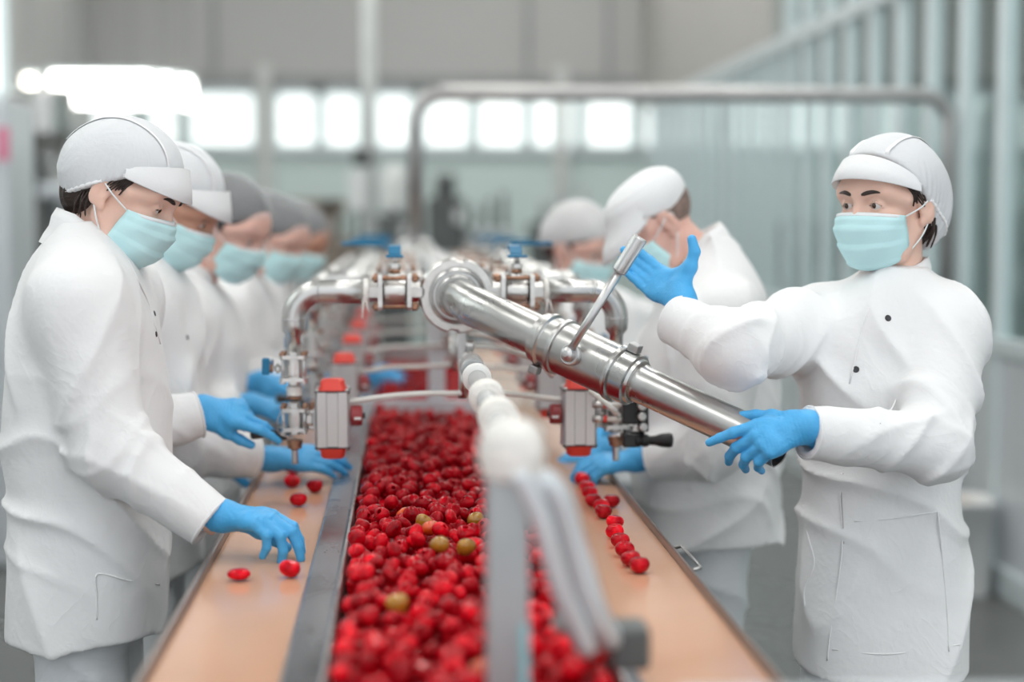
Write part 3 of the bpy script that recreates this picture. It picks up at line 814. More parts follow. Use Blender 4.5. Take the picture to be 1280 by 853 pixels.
# ------------------------------------------------------------------ dosing valve station, built at the nozzle axis (x towards the manifold)
YS = 3.30
S0 = 3.30 / 2000.0
NX_L = at(368, 520, YS).x
def zz(py): return at(368, py, YS).z
def station(s, first):
    "s=+1: left row (manifold at +x), s=-1: right row"
    nx = NX_L if s > 0 else 2 * MX - NX_L
    t = thing('dosing_valve', (nx, YS, 0), 'x', 'valve')
    def X(px): return nx + s * (px - 368) * S0
    def P(px, py, dy=0.0): return Vector((X(px), YS + dy, zz(py)))
    st, sd, sc, cu = M['steel'], M['steel_dull'], M['steel_cast'], M['copper']
    # elbow pipe
    zc = zz(365); Re = .056; rp = .0245
    el = [Vector((X(458), YS, zc)), Vector((X(420), YS, zc))] + arc((nx + s * Re, YS, zc - Re), (-s, 0, 0), (0, 0, 1), Re, PI / 2, 0, 12)
    el = el + [Vector((nx, YS, zz(407)))]
    rr = [rp] * len(el)
    el += [Vector((nx, YS, zz(414))), Vector((nx, YS, zz(420))), Vector((nx, YS, zz(440)))]
    rr += [rp * .95, .0145, .0135]
    e = MB().tube(el, rr, 24).build('elbow_pipe', st, t)
    MB().lathe([(.0245, 0), (.0254, .001), (.0254, .003), (.0245, .004)], P(398, 365), (1, 0, 0), 24).build('weld_seam', sd, e)
    MB().lathe([(.0245, 0), (.0254, .001), (.0254, .003), (.0245, .004)], Vector((nx, YS, zz(401))), (0, 0, 1), 24).build('weld_seam', sd, e)
    # horizontal ball valve joining the manifold
    b = MB().hexbar(P(455, 365.5), P(480, 365.5), .0205).hexbar(P(508, 365.5), P(534, 365.5), .0205).lathe([(.024, 0), (.0275, .002), (.029, .012), (.029, .034), (.0275, .044), (.024, .046)], P(480 if s > 0 else 508, 365.5) if s > 0 else P(508, 365.5), (1, 0, 0), 28).build('ball_valve', sc, t)
    for px in (476, 512):
        c = P(px, 365.5)
        MB().prism([(-.036, -.036), (.036, -.036), (.038, -.030), (.038, .030), (.036, .036), (-.036, .036), (-.038, .030), (-.038, -.030)], c, (0, 1, 0), (0, 0, 1), (1, 0, 0), .009).build('clamp_plate', sc, b)
    for dy in (-.029, .029):
        for dz in (-.029, .029):
            a0, a1 = P(466, 365.5, dy), P(524, 365.5, dy)
            a0.z += dz; a1.z += dz
            MB().cyl(a0, a1, .0042, 10).hexbar(P(468, 365.5, dy) + Vector((0, 0, dz)), P(473, 365.5, dy) + Vector((0, 0, dz)), .0085).hexbar(P(516, 365.5, dy) + Vector((0, 0, dz)), P(522, 365.5, dy) + Vector((0, 0, dz)), .0085).build('tie_bolt', cu, b)
    stem = P(494, 350)
    MB().cyl(stem - Vector((0, 0, .008)), stem + Vector((0, 0, .012)), .013, 20).cyl(stem + Vector((0, 0, .010)), stem + Vector((0, 0, .030)), .0085, 16).hexbar(stem + Vector((0, 0, .022)), stem + Vector((0, 0, .034)), .0125).cyl(stem + Vector((0, 0, .034)), stem + Vector((0, 0, .050)), .006, 12).build('stem', sc, b)
    MB().cyl(stem + Vector((0, 0, .013)), stem + Vector((0, 0, .021)), .0115, 16).build('packing_nut', cu, b)
    # handle: metal strip with a blue sleeve
    hz = stem.z + .046
    hdn = 'valve_handle'
    if first:
        dirv = Vector((0, 1, 0))
    else:
        dirv = Vector((-s, .05, 0)).normalized()
    pr = Vector((0, 0, 1)); wv = dirv.cross(pr)
    # bent strip: flat at the stem, a step up, then flat grip
    prof = [(-.012, 0), (.018, 0), (.034, .018), (.13, .020)]
    def strip(pf, th, wd, nm, m, par):
        rows = []
        for k, (u, v) in enumerate(pf):
            c = Vector((stem.x, stem.y, hz)) + dirv * u + pr * v
            rows.append([c - wv * wd - pr * th, c + wv * wd - pr * th, c + wv * wd + pr * th, c - wv * wd + pr * th])
        mb = MB(); mb.grid(rows, False, wrap=True)
        mb._add(rows[0], [(3, 2, 1, 0)], False); mb._add(rows[-1], [(0, 1, 2, 3)], False)
        return mb.build(nm, m, par)
    strip(prof, .0016, .010, hdn, sd, b)
    strip([(.020, .003), (.034, .018), (.125, .020), (.132, .020)], .0042, .0125, 'handle_sleeve', M['handle_blue'], b)
    if first and s > 0:
        MB().box(Vector((stem.x, stem.y - .008, hz + .002)), (.036, .012, .006), bev=.002).build('handle_end', M['handle_blue'], b)
    if first and s < 0:
        MB().box(Vector((stem.x, stem.y - .01, hz + .002)), (.040, .03, .006), bev=.002).build('handle_end', M['handle_blue'], b)
    # tape and cable tie
    MB().lathe([(.0245, 0), (.0275, .001), (.028, .006), (.027, .010), (.0245, .011)], P(455 if s > 0 else 461, 365.5), (1, 0, 0), 24).build('tape_wrap', M['tape'], t)
    q = P(456, 388)
    MB().tube([q + Vector((0, -.02, .03)), q + Vector((-.002, -.024, .01)), q + Vector((-.004, -.02, -.016))], .0022, 6).tube([q + Vector((.004, -.02, .02)), q + Vector((.007, -.022, .005)), q + Vector((.010, -.019, -.004))], .0018, 6).build('cable_tie', M['tape'], t)
    # upper vertical ball valve
    def vvalve(nm, pyt, pyb, pys):
        b = MB().hexbar(P(368, pyb + 8), P(368, pyt - 9), .0125)
        b.lathe([(.017, 0), (.0205, .002), (.0215, .010), (.0215, zz(pyt) - zz(pyb) - .010), (.0205, zz(pyt) - zz(pyb) - .002), (.017, zz(pyt) - zz(pyb))], P(368, pyb), (0, 0, 1), 24)
        b = b.build(nm, sc, t)
        for py in (pyt, pyb):
            MB().prism([(-.028, -.022), (-.022, -.028), (.022, -.028), (.028, -.022), (.028, .022), (.022, .028), (-.022, .028), (-.028, .022)], P(368, py), (1, 0, 0), (0, 1, 0), (0, 0, 1), .0075).build('clamp_plate', sc, b)
        for dx in (-.0215, .0215):
            for dy in (-.0215, .0215):
                v = Vector((dx, dy, 0))
                MB().cyl(P(368, pyb + 5) + v, P(368, pyt - 4) + v, .0032, 8).hexbar(P(368, pyb + 5) + v, P(368, pyb + 2) + v, .0065).build('tie_rod', sd, b)
                MB().hexbar(P(368, pyt - 2) + v, P(368, pyt - 6) + v, .0066).build('rod_nut', cu, b)
        return b
    v1 = vvalve('upper_valve', 446, 474, 460)
    MB().cyl(P(357, 461), P(344, 461), .0055, 12).hexbar(P(350, 461), P(346, 461), .010).cyl(P(358, 461), P(354, 461), .012, 16).build('stem', sc, v1)
    MB().hexbar(P(342, 461), P(338, 461), .0085).build('stem_nut', cu, v1)
    MB().box(P(333.5, 458, .0), (.016, .02, .034), bev=.003).box(P(337, 459, .045), (.005, .10, .018), bev=.002).build('valve_handle', M['handle_blue'], v1)
    # joint with tape and orange ring
    MB().lathe([(.012, 0), (.0155, .001), (.016, .012), (.015, .020), (.012, .021)], P(368, 495), (0, 0, 1), 20).build('tape_wrap', M['tape'], t)
    MB().lathe([(.012, 0), (.0158, .001), (.0158, .005), (.012, .006)], P(368, 499), (0, 0, 1), 20).build('gasket_ring', cu, t)
    v2 = vvalve('lower_valve', 512, 536, 524)
    MB().cyl(P(378, 524), P(390, 524), .009, 14).hexbar(P(383, 524), P(391, 524), .016).build('stem', sc, v2)
    MB().box(P(393, 524), (.006, .05, .042), bev=.002).build('mounting_plate', sd, v2)
    for dz in (-.016, .016):
        MB().cyl(P(386, 524, -.02) + Vector((0, 0, dz)), P(394, 524, -.02) + Vector((0, 0, dz)), .0045, 8).build('mounting_bolt', sd, v2)
    # wire loop
    MB().tube(spline([P(362, 508, -.03), P(352, 515, -.034), P(348, 528, -.034), P(351, 540, -.03), P(362, 544, -.026)], 6), .0012, 6).build('safety_wire', sd, t)
    # nozzle
    nz = MB().lathe([(.012, 0), (.0165, -.001), (.0165, -.010), (.0145, -.011), (.0145, -.019), (.010, -.021), (.0068, -.023)], P(368, 549), (0, 0, 1), 24).build('nozzle_body', cu, t)
    MB().lathe([(.0065, 0), (.0068, .003), (.0068, .040), (.0046, .040), (.0044, .01)], P(368, 580), (0, 0, 1), 18).build('nozzle_tip', M['steel'], nz)
    # black grip handle
    hp = [P(362, 541, -.012), P(352, 541, -.016)]
    g = MB().box(P(354, 541.5, -.010), (.018, .024, .024), bev=.003).build('handle_block', M['black_plastic'], t)
    gk = 1.0 if s > 0 else 1.35
    gp_ = P(349, 541.5, -.012) if s > 0 else P(350, 549, -.075)
    if s < 0: MB().box(P(356, 549, -.070), (.030, .026, .026), bev=.003).box(P(360, 547, -.04), (.014, .05, .014), bev=.003).build('handle_bracket', M['black_plastic'], g)
    MB().lathe([(q * gk, h * gk) for q, h in [(.0085, 0), (.010, .002), (.010, .006), (.0082, .008), (.0082, .010), (.010, .012), (.0095, .018), (.007, .022), (.0075, .030), (.0105, .040), (.0115, .052), (.010, .056), (.004, .058)]], gp_, (-s, -.10, .02), 20).build('grip', M['black_plastic'], g)
    # pneumatic actuator
    ax, ay = X(416), YS - .005
    w, dp = 43 * S0 / 2, .034
    z0, z1 = zz(557), zz(489)
    poly = []
    for (u, v) in ((-w, -dp * .7), (-w * .85, -dp), (-w * .35, -dp), (-w * .30, -dp * .92), (w * .30, -dp * .92), (w * .35, -dp), (w * .85, -dp), (w, -dp * .7), (w, dp * .7), (w * .85, dp), (-w * .85, dp), (-w, dp * .7)):
        poly.append((u, v))
    a = MB().prism(poly, (ax, ay, (z0 + z1) / 2), (1, 0, 0), (0, 1, 0), (0, 0, 1), z1 - z0).build('actuator_body', M['alu'], t)
    def cap(zb, dr):
        mb = MB(); rows = []
        for (q, h) in ((1.0, 0), (1.0, .004), (.86, .008), (.80, .020), (.66, .0235), (0.0, .0235)):
            ring = []
            for k in range(28):
                an = 2 * PI * k / 28
                cx, sy = math.cos(an), math.sin(an)
                ring.append(Vector((ax + math.copysign(abs(cx) ** .5, cx) * w * .86 * q, ay + math.copysign(abs(sy) ** .5, sy) * dp * .92 * q, zb + dr * h)))
            rows.append(ring)
        mb.grid(rows, True, wrap=True)
        return mb
    cap(z1 + .002, 1).build('end_cap', M['red_plastic'], a)
    cap(z0 - .002, -1).build('end_cap', M['red_plastic'], a)
    for zc2 in (z0 - .001, z1 + .001):
        MB().box((ax, ay, zc2), (w * 2.02, dp * 2.0, .004), bev=.001).build('gasket_plate', M['black_plastic'], a)
        for dx in (-w * .85, w * .85):
            for dy in (-dp * .85,dp * .85):
                MB().cyl((ax + dx, ay + dy, zc2 - .006), (ax + dx, ay + dy, zc2 + .006), .0035, 8).build('cap_screw', sd, a)
    ind = MB().lathe([(.012, 0), (.0215, .001), (.0215, .018), (.0195, .024), (.008, .025)], P(438, 520, -.005), (s, 0, 0), 24).build('position_indicator', M['maroon'], a)
    MB().box(P(447, 522, -.0275), (.014, .004, .005)).build('pointer', M['white_plastic'], ind)
    MB().hexbar(P(452, 520, -.005), P(456, 520, -.005), .006).build('shaft', M['black_plastic'], ind)
    if s < 0:
        # solenoid block with push fittings seen on the right row
        mb = MB().box(P(352, 512, -.062), (.045, .03, .055), bev=.003).box(P(340, 515, -.070), (.02, .03, .075), bev=.003).box(P(346, 545, -.05), (.03, .03, .02), bev=.003)
        cb = mb.build('solenoid_block', M['black_plastic'], t)
        for (px, py) in ((345, 505), (345, 518), (343, 531)):
            MB().lathe([(.008, 0), (.009, .002), (.009, .012), (.006, .014)], P(px, py, -.085), (.3 * s * -1, -1, 0), 16).build('port_fitting', M['steel_cast'], cb)
        for py in (506, 524):
            MB().cyl(P(392, py, -.042), P(356, py, -.060), .0055, 12).build('air_tube', M['hose'], cb)
            MB().cyl(P(387, py, -.046), P(383, py, -.048), .0075, 12).build('tube_collar', M['red_plastic'], cb)
            MB().cyl(P(361, py, -.058), P(358, py, -.060), .0075, 12).build('tube_collar', M['red_plastic'], cb)
            MB().cyl(P(400, py, -.038), P(388, py, -.044), .008, 14).build('push_fitting', M['steel_cast'], cb)
    return t
ST = {}
PITCH_Y = .65
ORD = ['first', 'second', 'third', 'fourth', 'fifth']
for s in (1, -1):
    p1 = station(s, True)
    ST[s] = [p1]
    p2 = station(s, False)
    p2.location.y = YS + PITCH_Y
    ST[s].append(p2)
    for k in range(2, 5):
        c = copy_tree(p2); c.location.y = YS + PITCH_Y * k; ST[s].append(c)
    for k, o in enumerate(ST[s]):
        side_t = 'left' if s > 0 else 'right'
        tag(o, '%s dosing valve from the near end of the %s row, with red-capped grey actuator' % (ORD[k], side_t), 'valve', 'dosing valves in the %s row' % side_t)
# ------------------------------------------------------------------ air line along the trough, post, hoses
AXX, AZ = at(587, 452, 3.2).x, at(587, 452, 3.2).z
YPOST = 1.74
ap = thing('air_line', (AXX, 3.2, AZ), 'clear and steel air line hanging under the main pipe and running to the near post', 'air line')
MB().tube([(AXX + .01, YPOST, AZ - .015), (AXX, 2.6, AZ - .005), (AXX, 3.16, AZ)], .017, 18).build('air_tube', M['clear'], ap)
MB().tube([(AXX, 3.15, AZ), (AXX, 6.2, AZ)], .014, 16).build('air_pipe', M['steel_dull'], ap)
MB().lathe([(.012, 0), (.022, .004), (.024, .02), (.024, .09), (.018, .105), (.010, .12)], (AXX, 3.02, AZ - .003), (0, 1, .03), 20).build('filter_bowl', M['clear'], ap)
MB().lathe([(.018, 0), (.026, .004), (.027, .03), (.020, .04)], (AXX, 2.86, AZ - .003), (0, 1, .02), 20).build('coupling', M['white_plastic'], ap)
MB().lathe([(.018, 0), (.028, .004), (.030, .06), (.022, .07)], (AXX + .003, 2.55, AZ - .006), (0, 1, .0), 20).build('coupling', M['tape'], ap)
MB().lathe([(.018, 0), (.030, .006), (.030, .08), (.022, .09)], (AXX + .006, 2.28, AZ - .008), (0, 1, .0), 20).build('coupling', M['tape'], ap)
MB().box((AXX - .012, 3.30, (AZ + MZ - .04) / 2), (.016, .006, MZ - AZ), bev=.001).build('hanger', M['steel_dull'], ap)
MB().box((AXX - .012, 4.2, (AZ + MZ - .04) / 2), (.016, .006, MZ - AZ), bev=.001).build('hanger', M['steel_dull'], ap)
MB().lathe([(.008, 0), (.012, .002), (.012, .014), (.008, .016)], at(583, 432, 3.22), (1, -.1, 0), 14).build('tee_fitting', M['steel_cast'], ap)
# post nearest the camera carrying the air line
po = thing('support_post', (AXX + .02, YPOST, .8), 'blurred grey post wrapped in white tape, standing in the trough close to the camera', 'post')
pc = at(634, 700, YPOST)
ztop = at(640, 566, YPOST).z
MB().box((pc.x, YPOST, (.80 + ztop) / 2), (.046, .040, ztop - .80), bev=.004).build('post', M['mach_grey'], po)
MB().lathe([(.026, 0), (.034, .006), (.038, .03), (.035, .05), (.027, .062), (.015, .068)], (pc.x + .005, YPOST, ztop - .03), (0, 0, 1), 20).build('taped_head', M['tape'], po)
MB().box((pc.x + .018, YPOST - .022, .93), (.010, .004, .26), bev=.001).build('film_strip', mat('teal_film', (.30, .62, .66), .4, var=.1), po)
g0, g1 = at(655, 600, YPOST), at(762, 800, YPOST + .08)
MB().tube(spline([g0, at(690, 610, YPOST), at(715, 680, YPOST + .02), at(742, 765, YPOST + .04), g1], 6), .016, 14).build('hose_bend', M['mach_pale'], po)
MB().tube(spline([at(648, 590, YPOST - .03), at(676, 650, YPOST - .02), at(702, 740, YPOST), at(735, 815, YPOST + .03)], 6), .012, 14).build('hose_bend', M['mach_pale'], po)
MB().box(at(785, 805, YPOST + .10), (.045, .06, .05), bev=.006).build('clamp_block', M['mach_dark'], po)
MB().tube([at(700, 775, YPOST + .05), at(790, 815, YPOST + .10)], .014, 12).build('brace', M['steel_dark'], po)
# white air hoses from the actuators to the air line
def hose(label, pts, r=.0058):
    o = MB().tube(spline(pts, 8), r, 12).build('air_hose', M['hose'])
    return tag(o, label, 'hose', 'white air hoses')
for s, lab in ((1, 'left'), (-1, 'right')):
    for k in range(5):
        y = YS + PITCH_Y * k
        xa = ST[s][k].location.x + s * .112
        za = zz(503)
        sag = .004 if k else .0
        hose('white air hose from the %s actuator of the %s row to the central air line' % (ORD[k], lab),
             [(xa, y, za), (xa + s * .03, y - .002, za + .004), (xa + s * .08, y - .01, za + .012), ((xa + AXX) / 2 + s * .03, y - .03, za + .019 - sag), (AXX - s * .018, y - .06, za + .022)])
        MB().cyl((AXX - s * .012, y - .062, za + .012), (AXX - s * .012, y - .062, AZ), .009, 12).cyl((AXX - s * .022, y - .062, za + .022), (AXX - s * .008, y - .062, za + .022), .0085, 12).build('drop_fitting', M['steel_cast'], ap)
p = [at(588, 432, 3.22), at(610, 434, 3.2), at(640, 440, 3.16), at(672, 452, 3.22), at(690, 470, 3.3)]
hose('thin white air hose with a red collar passing under the big outlet pipe', p, .0052)
o = [at(586, 416, 3.3), at(612, 420, 3.3), at(640, 432, 3.34), at(675, 452, 3.42)]
hose('white air hose curving from under the big flange towards the right row', o, .0062)
hose('white air hose running down from the outlet cylinder to the first right solenoid block', [at(738, 489, 3.2), at(752, 500, 3.17), at(766, 512, 3.15), at(773, 520, 3.17)], .0055)
# rail nearest the camera
ga, gb = at(880, 861, 1.28), at(1330, 857, 1.28)
c = thing('guard_rail', ((ga.x + gb.x) / 2, 1.28, 0), 'pale steel guard rail along the bottom edge, nearest the camera', 'rail')
MB().tube([ga + Vector((-.02, 0, -.02)), gb + Vector((.1, 0, -.02))], .018, 16).build('top_bar', M['mach_pale'], c)
for x in (ga.x + .03, gb.x + .05):
    MB().cyl((x, 1.28, 0), (x, 1.28, ga.z - .02), .018, 16).build('upright', M['mach_pale'], c)
# ------------------------------------------------------------------ smooth organic surfaces: distance fields meshed with surface nets
def A(v): return np.array([v[0], v[1], v[2]], dtype=np.float32)
class Field:
    def __init__(s, xs, ys, zs):
        s.ax = [np.asarray(a, np.float32) for a in (xs, ys, zs)]
        s.D = np.full([len(a) for a in s.ax], 9.0, np.float32)
    def add(s, lo, hi, fn, k=0.0, mode='u'):
        sl = []
        for a, l, h in zip(s.ax, lo, hi):
            i, j = np.searchsorted(a, l), np.searchsorted(a, h)
            if j - i < 1: return
            sl.append(slice(i, j))
        sl = tuple(sl)
        P = np.stack(np.meshgrid(s.ax[0][sl[0]], s.ax[1][sl[1]], s.ax[2][sl[2]], indexing='ij'), -1)
        d = fn(P).astype(np.float32)
        o = s.D[sl]
        if mode == 's': o = -o
        if mode == 'i': o2 = -o; d2 = -d; o, d = o2, d2
        if k > 0:
            h = np.maximum(k - np.abs(o - d), 0) / k
            r = np.minimum(o, d) - h * h * k * .25
        else:
            r = np.minimum(o, d)
        s.D[sl] = -r if mode in ('s', 'i') else r
    # primitives in world space
    def cone(s, a, b, r1, r2, k=.02, disp=None, mode='u', cutb=False, pad=.03):
        a = A(a); b = A(b); m = max(r1, r2) + k + pad
        ab = b - a; L2 = float(ab @ ab) + 1e-12
        def fn(P):
            v = P - a
            t = (v @ ab) / L2
            tc = np.clip(t, 0, 1)
            q = v - tc[..., None] * ab
            d = np.sqrt((q * q).sum(-1)) - (r1 + (r2 - r1) * tc)
            if disp is not None: d = d - disp(P, t)
            if cutb: d = np.maximum(d, (t - 1) * math.sqrt(L2))
            return d
        s.add(np.minimum(a, b) - m, np.maximum(a, b) + m, fn, k, mode)
    def ell(s, c, rad, R=None, k=.02, mode='u', pad=.03, fnd=None):
        c = A(c); rad = np.array(rad, np.float32); Rm = np.array(R, np.float32) if R is not None else np.eye(3, dtype=np.float32)
        m = float(rad.max()) + k + pad
        def fn(P):
            v = (P - c) @ Rm
            q = v / rad
            k0 = np.sqrt((q * q).sum(-1)) + 1e-9
            q2 = q / rad
            k1 = np.sqrt((q2 * q2).sum(-1)) + 1e-9
            d = k0 * (k0 - 1) / k1
            if fnd is not None: d = d - fnd(P)
            return d
        s.add(c - m, c + m, fn, k, mode)
    def mesh(s, smooth=0):
        D = s.D; S = D < 0
        n = [q - 1 for q in D.shape]
        offs = [(i, j, k) for i in (0, 1) for j in (0, 1) for k in (0, 1)]
        cnt = np.zeros(n, np.int8)
        for (i, j, k) in offs: cnt += S[i:i + n[0], j:j + n[1], k:k + n[2]]
        act = (cnt > 0) & (cnt < 8)
        ii = np.argwhere(act)
        idx = np.full(n, -1, np.int32); idx[act] = np.arange(len(ii))
        vals = np.stack([D[ii[:, 0] + i, ii[:, 1] + j, ii[:, 2] + k] for (i, j, k) in offs], 1)
        acc = np.zeros((len(ii), 3), np.float32); num = np.zeros(len(ii), np.float32)
        of = np.array(offs, np.float32)
        for a in range(8):
            for b in range(a + 1, 8):
                if np.abs(of[a] - of[b]).sum() != 1: continue
                va, vb = vals[:, a], vals[:, b]
                m = (va < 0) != (vb < 0)
                t = np.where(m, va / np.where(m, va - vb, 1), 0)
                acc += np.where(m[:, None], of[a] + (of[b] - of[a]) * t[:, None], 0); num += m
        fr = acc / num[:, None]
        V = np.empty((len(ii), 3), np.float32)
        for d in range(3):
            ax = s.ax[d]
            V[:, d] = ax[ii[:, d]] + fr[:, d] * (ax[ii[:, d] + 1] - ax[ii[:, d]])
        Fs = []
        for d in range(3):
            o1, o2 = (d + 1) % 3, (d + 2) % 3
            s0 = [slice(None)] * 3; s1 = [slice(None)] * 3
            s0[d] = slice(0, -1); s1[d] = slice(1, None)
            for o in (o1, o2): s0[o] = slice(1, -1); s1[o] = slice(1, -1)
            a = S[tuple(s0)]; b = S[tuple(s1)]
            e = np.argwhere(a != b)
            if not len(e): continue
            fl = a[e[:, 0], e[:, 1], e[:, 2]]
            base = e.copy(); base[:, o1] += 1; base[:, o2] += 1
            def cell(u, v):
                q = base.copy(); q[:, o1] -= u; q[:, o2] -= v
                return idx[q[:, 0], q[:, 1], q[:, 2]]
            quad = np.stack([cell(1, 1), cell(0, 1), cell(0, 0), cell(1, 0)], 1)
            quad[~fl] = quad[~fl][:, ::-1]
            Fs.append(quad)
        F = np.concatenate(Fs)
        F = F[(F >= 0).all(1)]
        for _ in range(smooth):
            sm = np.zeros_like(V); c = np.zeros(len(V), np.float32)
            for q in range(4):
                for w in (1, 3):
                    np.add.at(sm, F[:, q], V[F[:, (q + w) % 4]]); np.add.at(c, F[:, q], 1)
            V = V * .5 + .5 * sm / np.maximum(c, 1)[:, None]
        return V, F
def axis(lo, hi, coarse, fine=None):
    "grid lines: step coarse, finer (a,b,h) inside"
    out = [lo]
    x = lo
    while x < hi:
        h = coarse
        if fine:
            a, b, f = fine
            if a <= x < b: h = f
            elif x < a < x + coarse: h = max(a - x, f)
        x += h; out.append(x)
    return out
def pnoise(P, seed, f):
    r = np.random.RandomState(seed); o = 0
    for i in range(4):
        d = r.normal(size=3); d /= np.linalg.norm(d)
        o = o + np.sin((P @ d.astype(np.float32)) * f * (1 + .55 * i) + r.uniform(0, 6.28)) / (1 + .5 * i)
    return o / 2.2
def crease(P, dirv, f, seed, warp=1.5, wf=9.0):
    "sharp-ish cloth folds running across dirv"
    d = np.array(dirv, np.float32); d /= np.linalg.norm(d)
    u = (P @ d) * f + warp * pnoise(P, seed, wf)
    return 1.5 * (1 - np.abs(np.sin(u))) ** 2.2 - .35
# ------------------------------------------------------------------ gloves / hands
def hand_joints(wrist, d, n, side, curl, spread=1.0, thumb=(.75, .6, .25), tcurl=(10, 25), size=1.0):
    d = Vector(d).normalized(); n = Vector(n); n = (n - d * n.dot(d)).normalized()
    l = d.cross(n) if side == 'R' else n.cross(d)
    W = Vector(wrist)
    base = [(.088, .026), (.092, .006), (.086, -.014), (.077, -.031)]
    ln = [(.042, .026, .021), (.046, .029, .022), (.043, .027, .022), (.033, .021, .019)]
    fg = []
    for i in range(4):
        u, v = base[i]
        p = W + (d * u + l * v * spread) * size
        c = curl[i]
        dd = (d + l * (v * 2.2 * (spread - .6))).normalized()
        pts = [p]; ang = 0
        for j in range(3):
            ang += math.radians(c[j])
            q = dd * math.cos(ang) + n * math.sin(ang)
            p = p + q * ln[i][j] * size
            pts.append(p)
        fg.append(pts)
    t0 = W + (d * .022 + l * .022 + n * .010) * size
    td = (d * thumb[0] + l * thumb[1] + n * thumb[2]).normalized()
    t1 = t0 + td * .043 * size
    ax = (d * .9 - l * .5 + n * .35).normalized()
    a = math.radians(tcurl[0]); q = (td * math.cos(a) + ax * math.sin(a)).normalized()
    t2 = t1 + q * .032 * size
    a = math.radians(tcurl[0] + tcurl[1]); q = (td * math.cos(a) + ax * math.sin(a)).normalized()
    t3 = t2 + q * .026 * size
    return W, d, n, l, fg, [t0, t1, t2, t3]
def glove_mesh(J, fore, res=.0024, cuff=.045, rs=1.0):
    W, d, n, l, fg, th = J
    allp = [W] + [p for f in fg for p in f] + th
    C0 = W + fore * cuff
    allp.append(C0)
    lo = np.min([A(p) for p in allp], 0) - .04; hi = np.max([A(p) for p in allp], 0) + .04
    f = Field(*[axis(lo[i], hi[i], res) for i in range(3)])
    wr = lambda P: .0011 * crease(P, tuple(d), 520, 3, 2.0, 60) + .0007 * pnoise(P, 8, 160)
    for i, pts in enumerate(fg):
        r = [.0128, .0112, .0120, .0108][0:1]
        m = .5
        f.cone(W + (pts[0] - W) * .12, pts[0], .0185 * rs, .0118 * rs, .014, lambda P, t: wr(P) * .8, pad=.01)
    for i in range(3):
        a, b = fg[i][0], fg[i + 1][0]
        f.cone(a.lerp(W, .18), b.lerp(W, .18), .0118 * rs, .0114 * rs, .012, pad=.01)
    f.cone(W, th[0], .019 * rs, .017 * rs, .012, pad=.01)
    f.cone(th[0], th[1], .0170 * rs, .0128 * rs, .014, lambda P, t: wr(P) * .7, pad=.01)
    f.cone(th[1], th[0].lerp(fg[0][0], .7), .010 * rs, .011 * rs, .014, pad=.01)
    f.cone(th[1], th[2], .0120 * rs, .0108 * rs, .005, pad=.01)
    f.cone(th[2], th[3], .0108 * rs, .0088 * rs, .004, pad=.01)
    sc = [1.0, 1.03, .98, .88]
    for i, pts in enumerate(fg):
        q = sc[i] * rs
        f.cone(pts[0], pts[1], .0112 * q, .0098 * q, .0045, lambda P, t: .0006 * pnoise(P, 5, 240), pad=.008)
        f.ell(pts[1], (.0102 * q,) * 3, k=.003, pad=.008)
        f.cone(pts[1], pts[2], .0097 * q, .0088 * q, .0025, pad=.008)
        f.cone(pts[2], pts[3], .0088 * q, .0074 * q, .0025, pad=.008)
    # wrist and rolled cuff
    def wd(P, t): return .0022 * np.sin(t * 26 + 1.6 * pnoise(P, 2, 55)) * np.clip(t * 1.6, 0, 1)
    f.cone(W, C0, .0270 * rs, .0305 * rs, .016, wd, cutb=True, pad=.01)
    f.ell(C0, (.004, .004, .004), k=.001)
    e = C0 + fore * .012
    f.cone(C0 - fore * .008, e, .0265 * rs, .0265 * rs, .002, mode='s', pad=.01)
    return f.mesh(1)
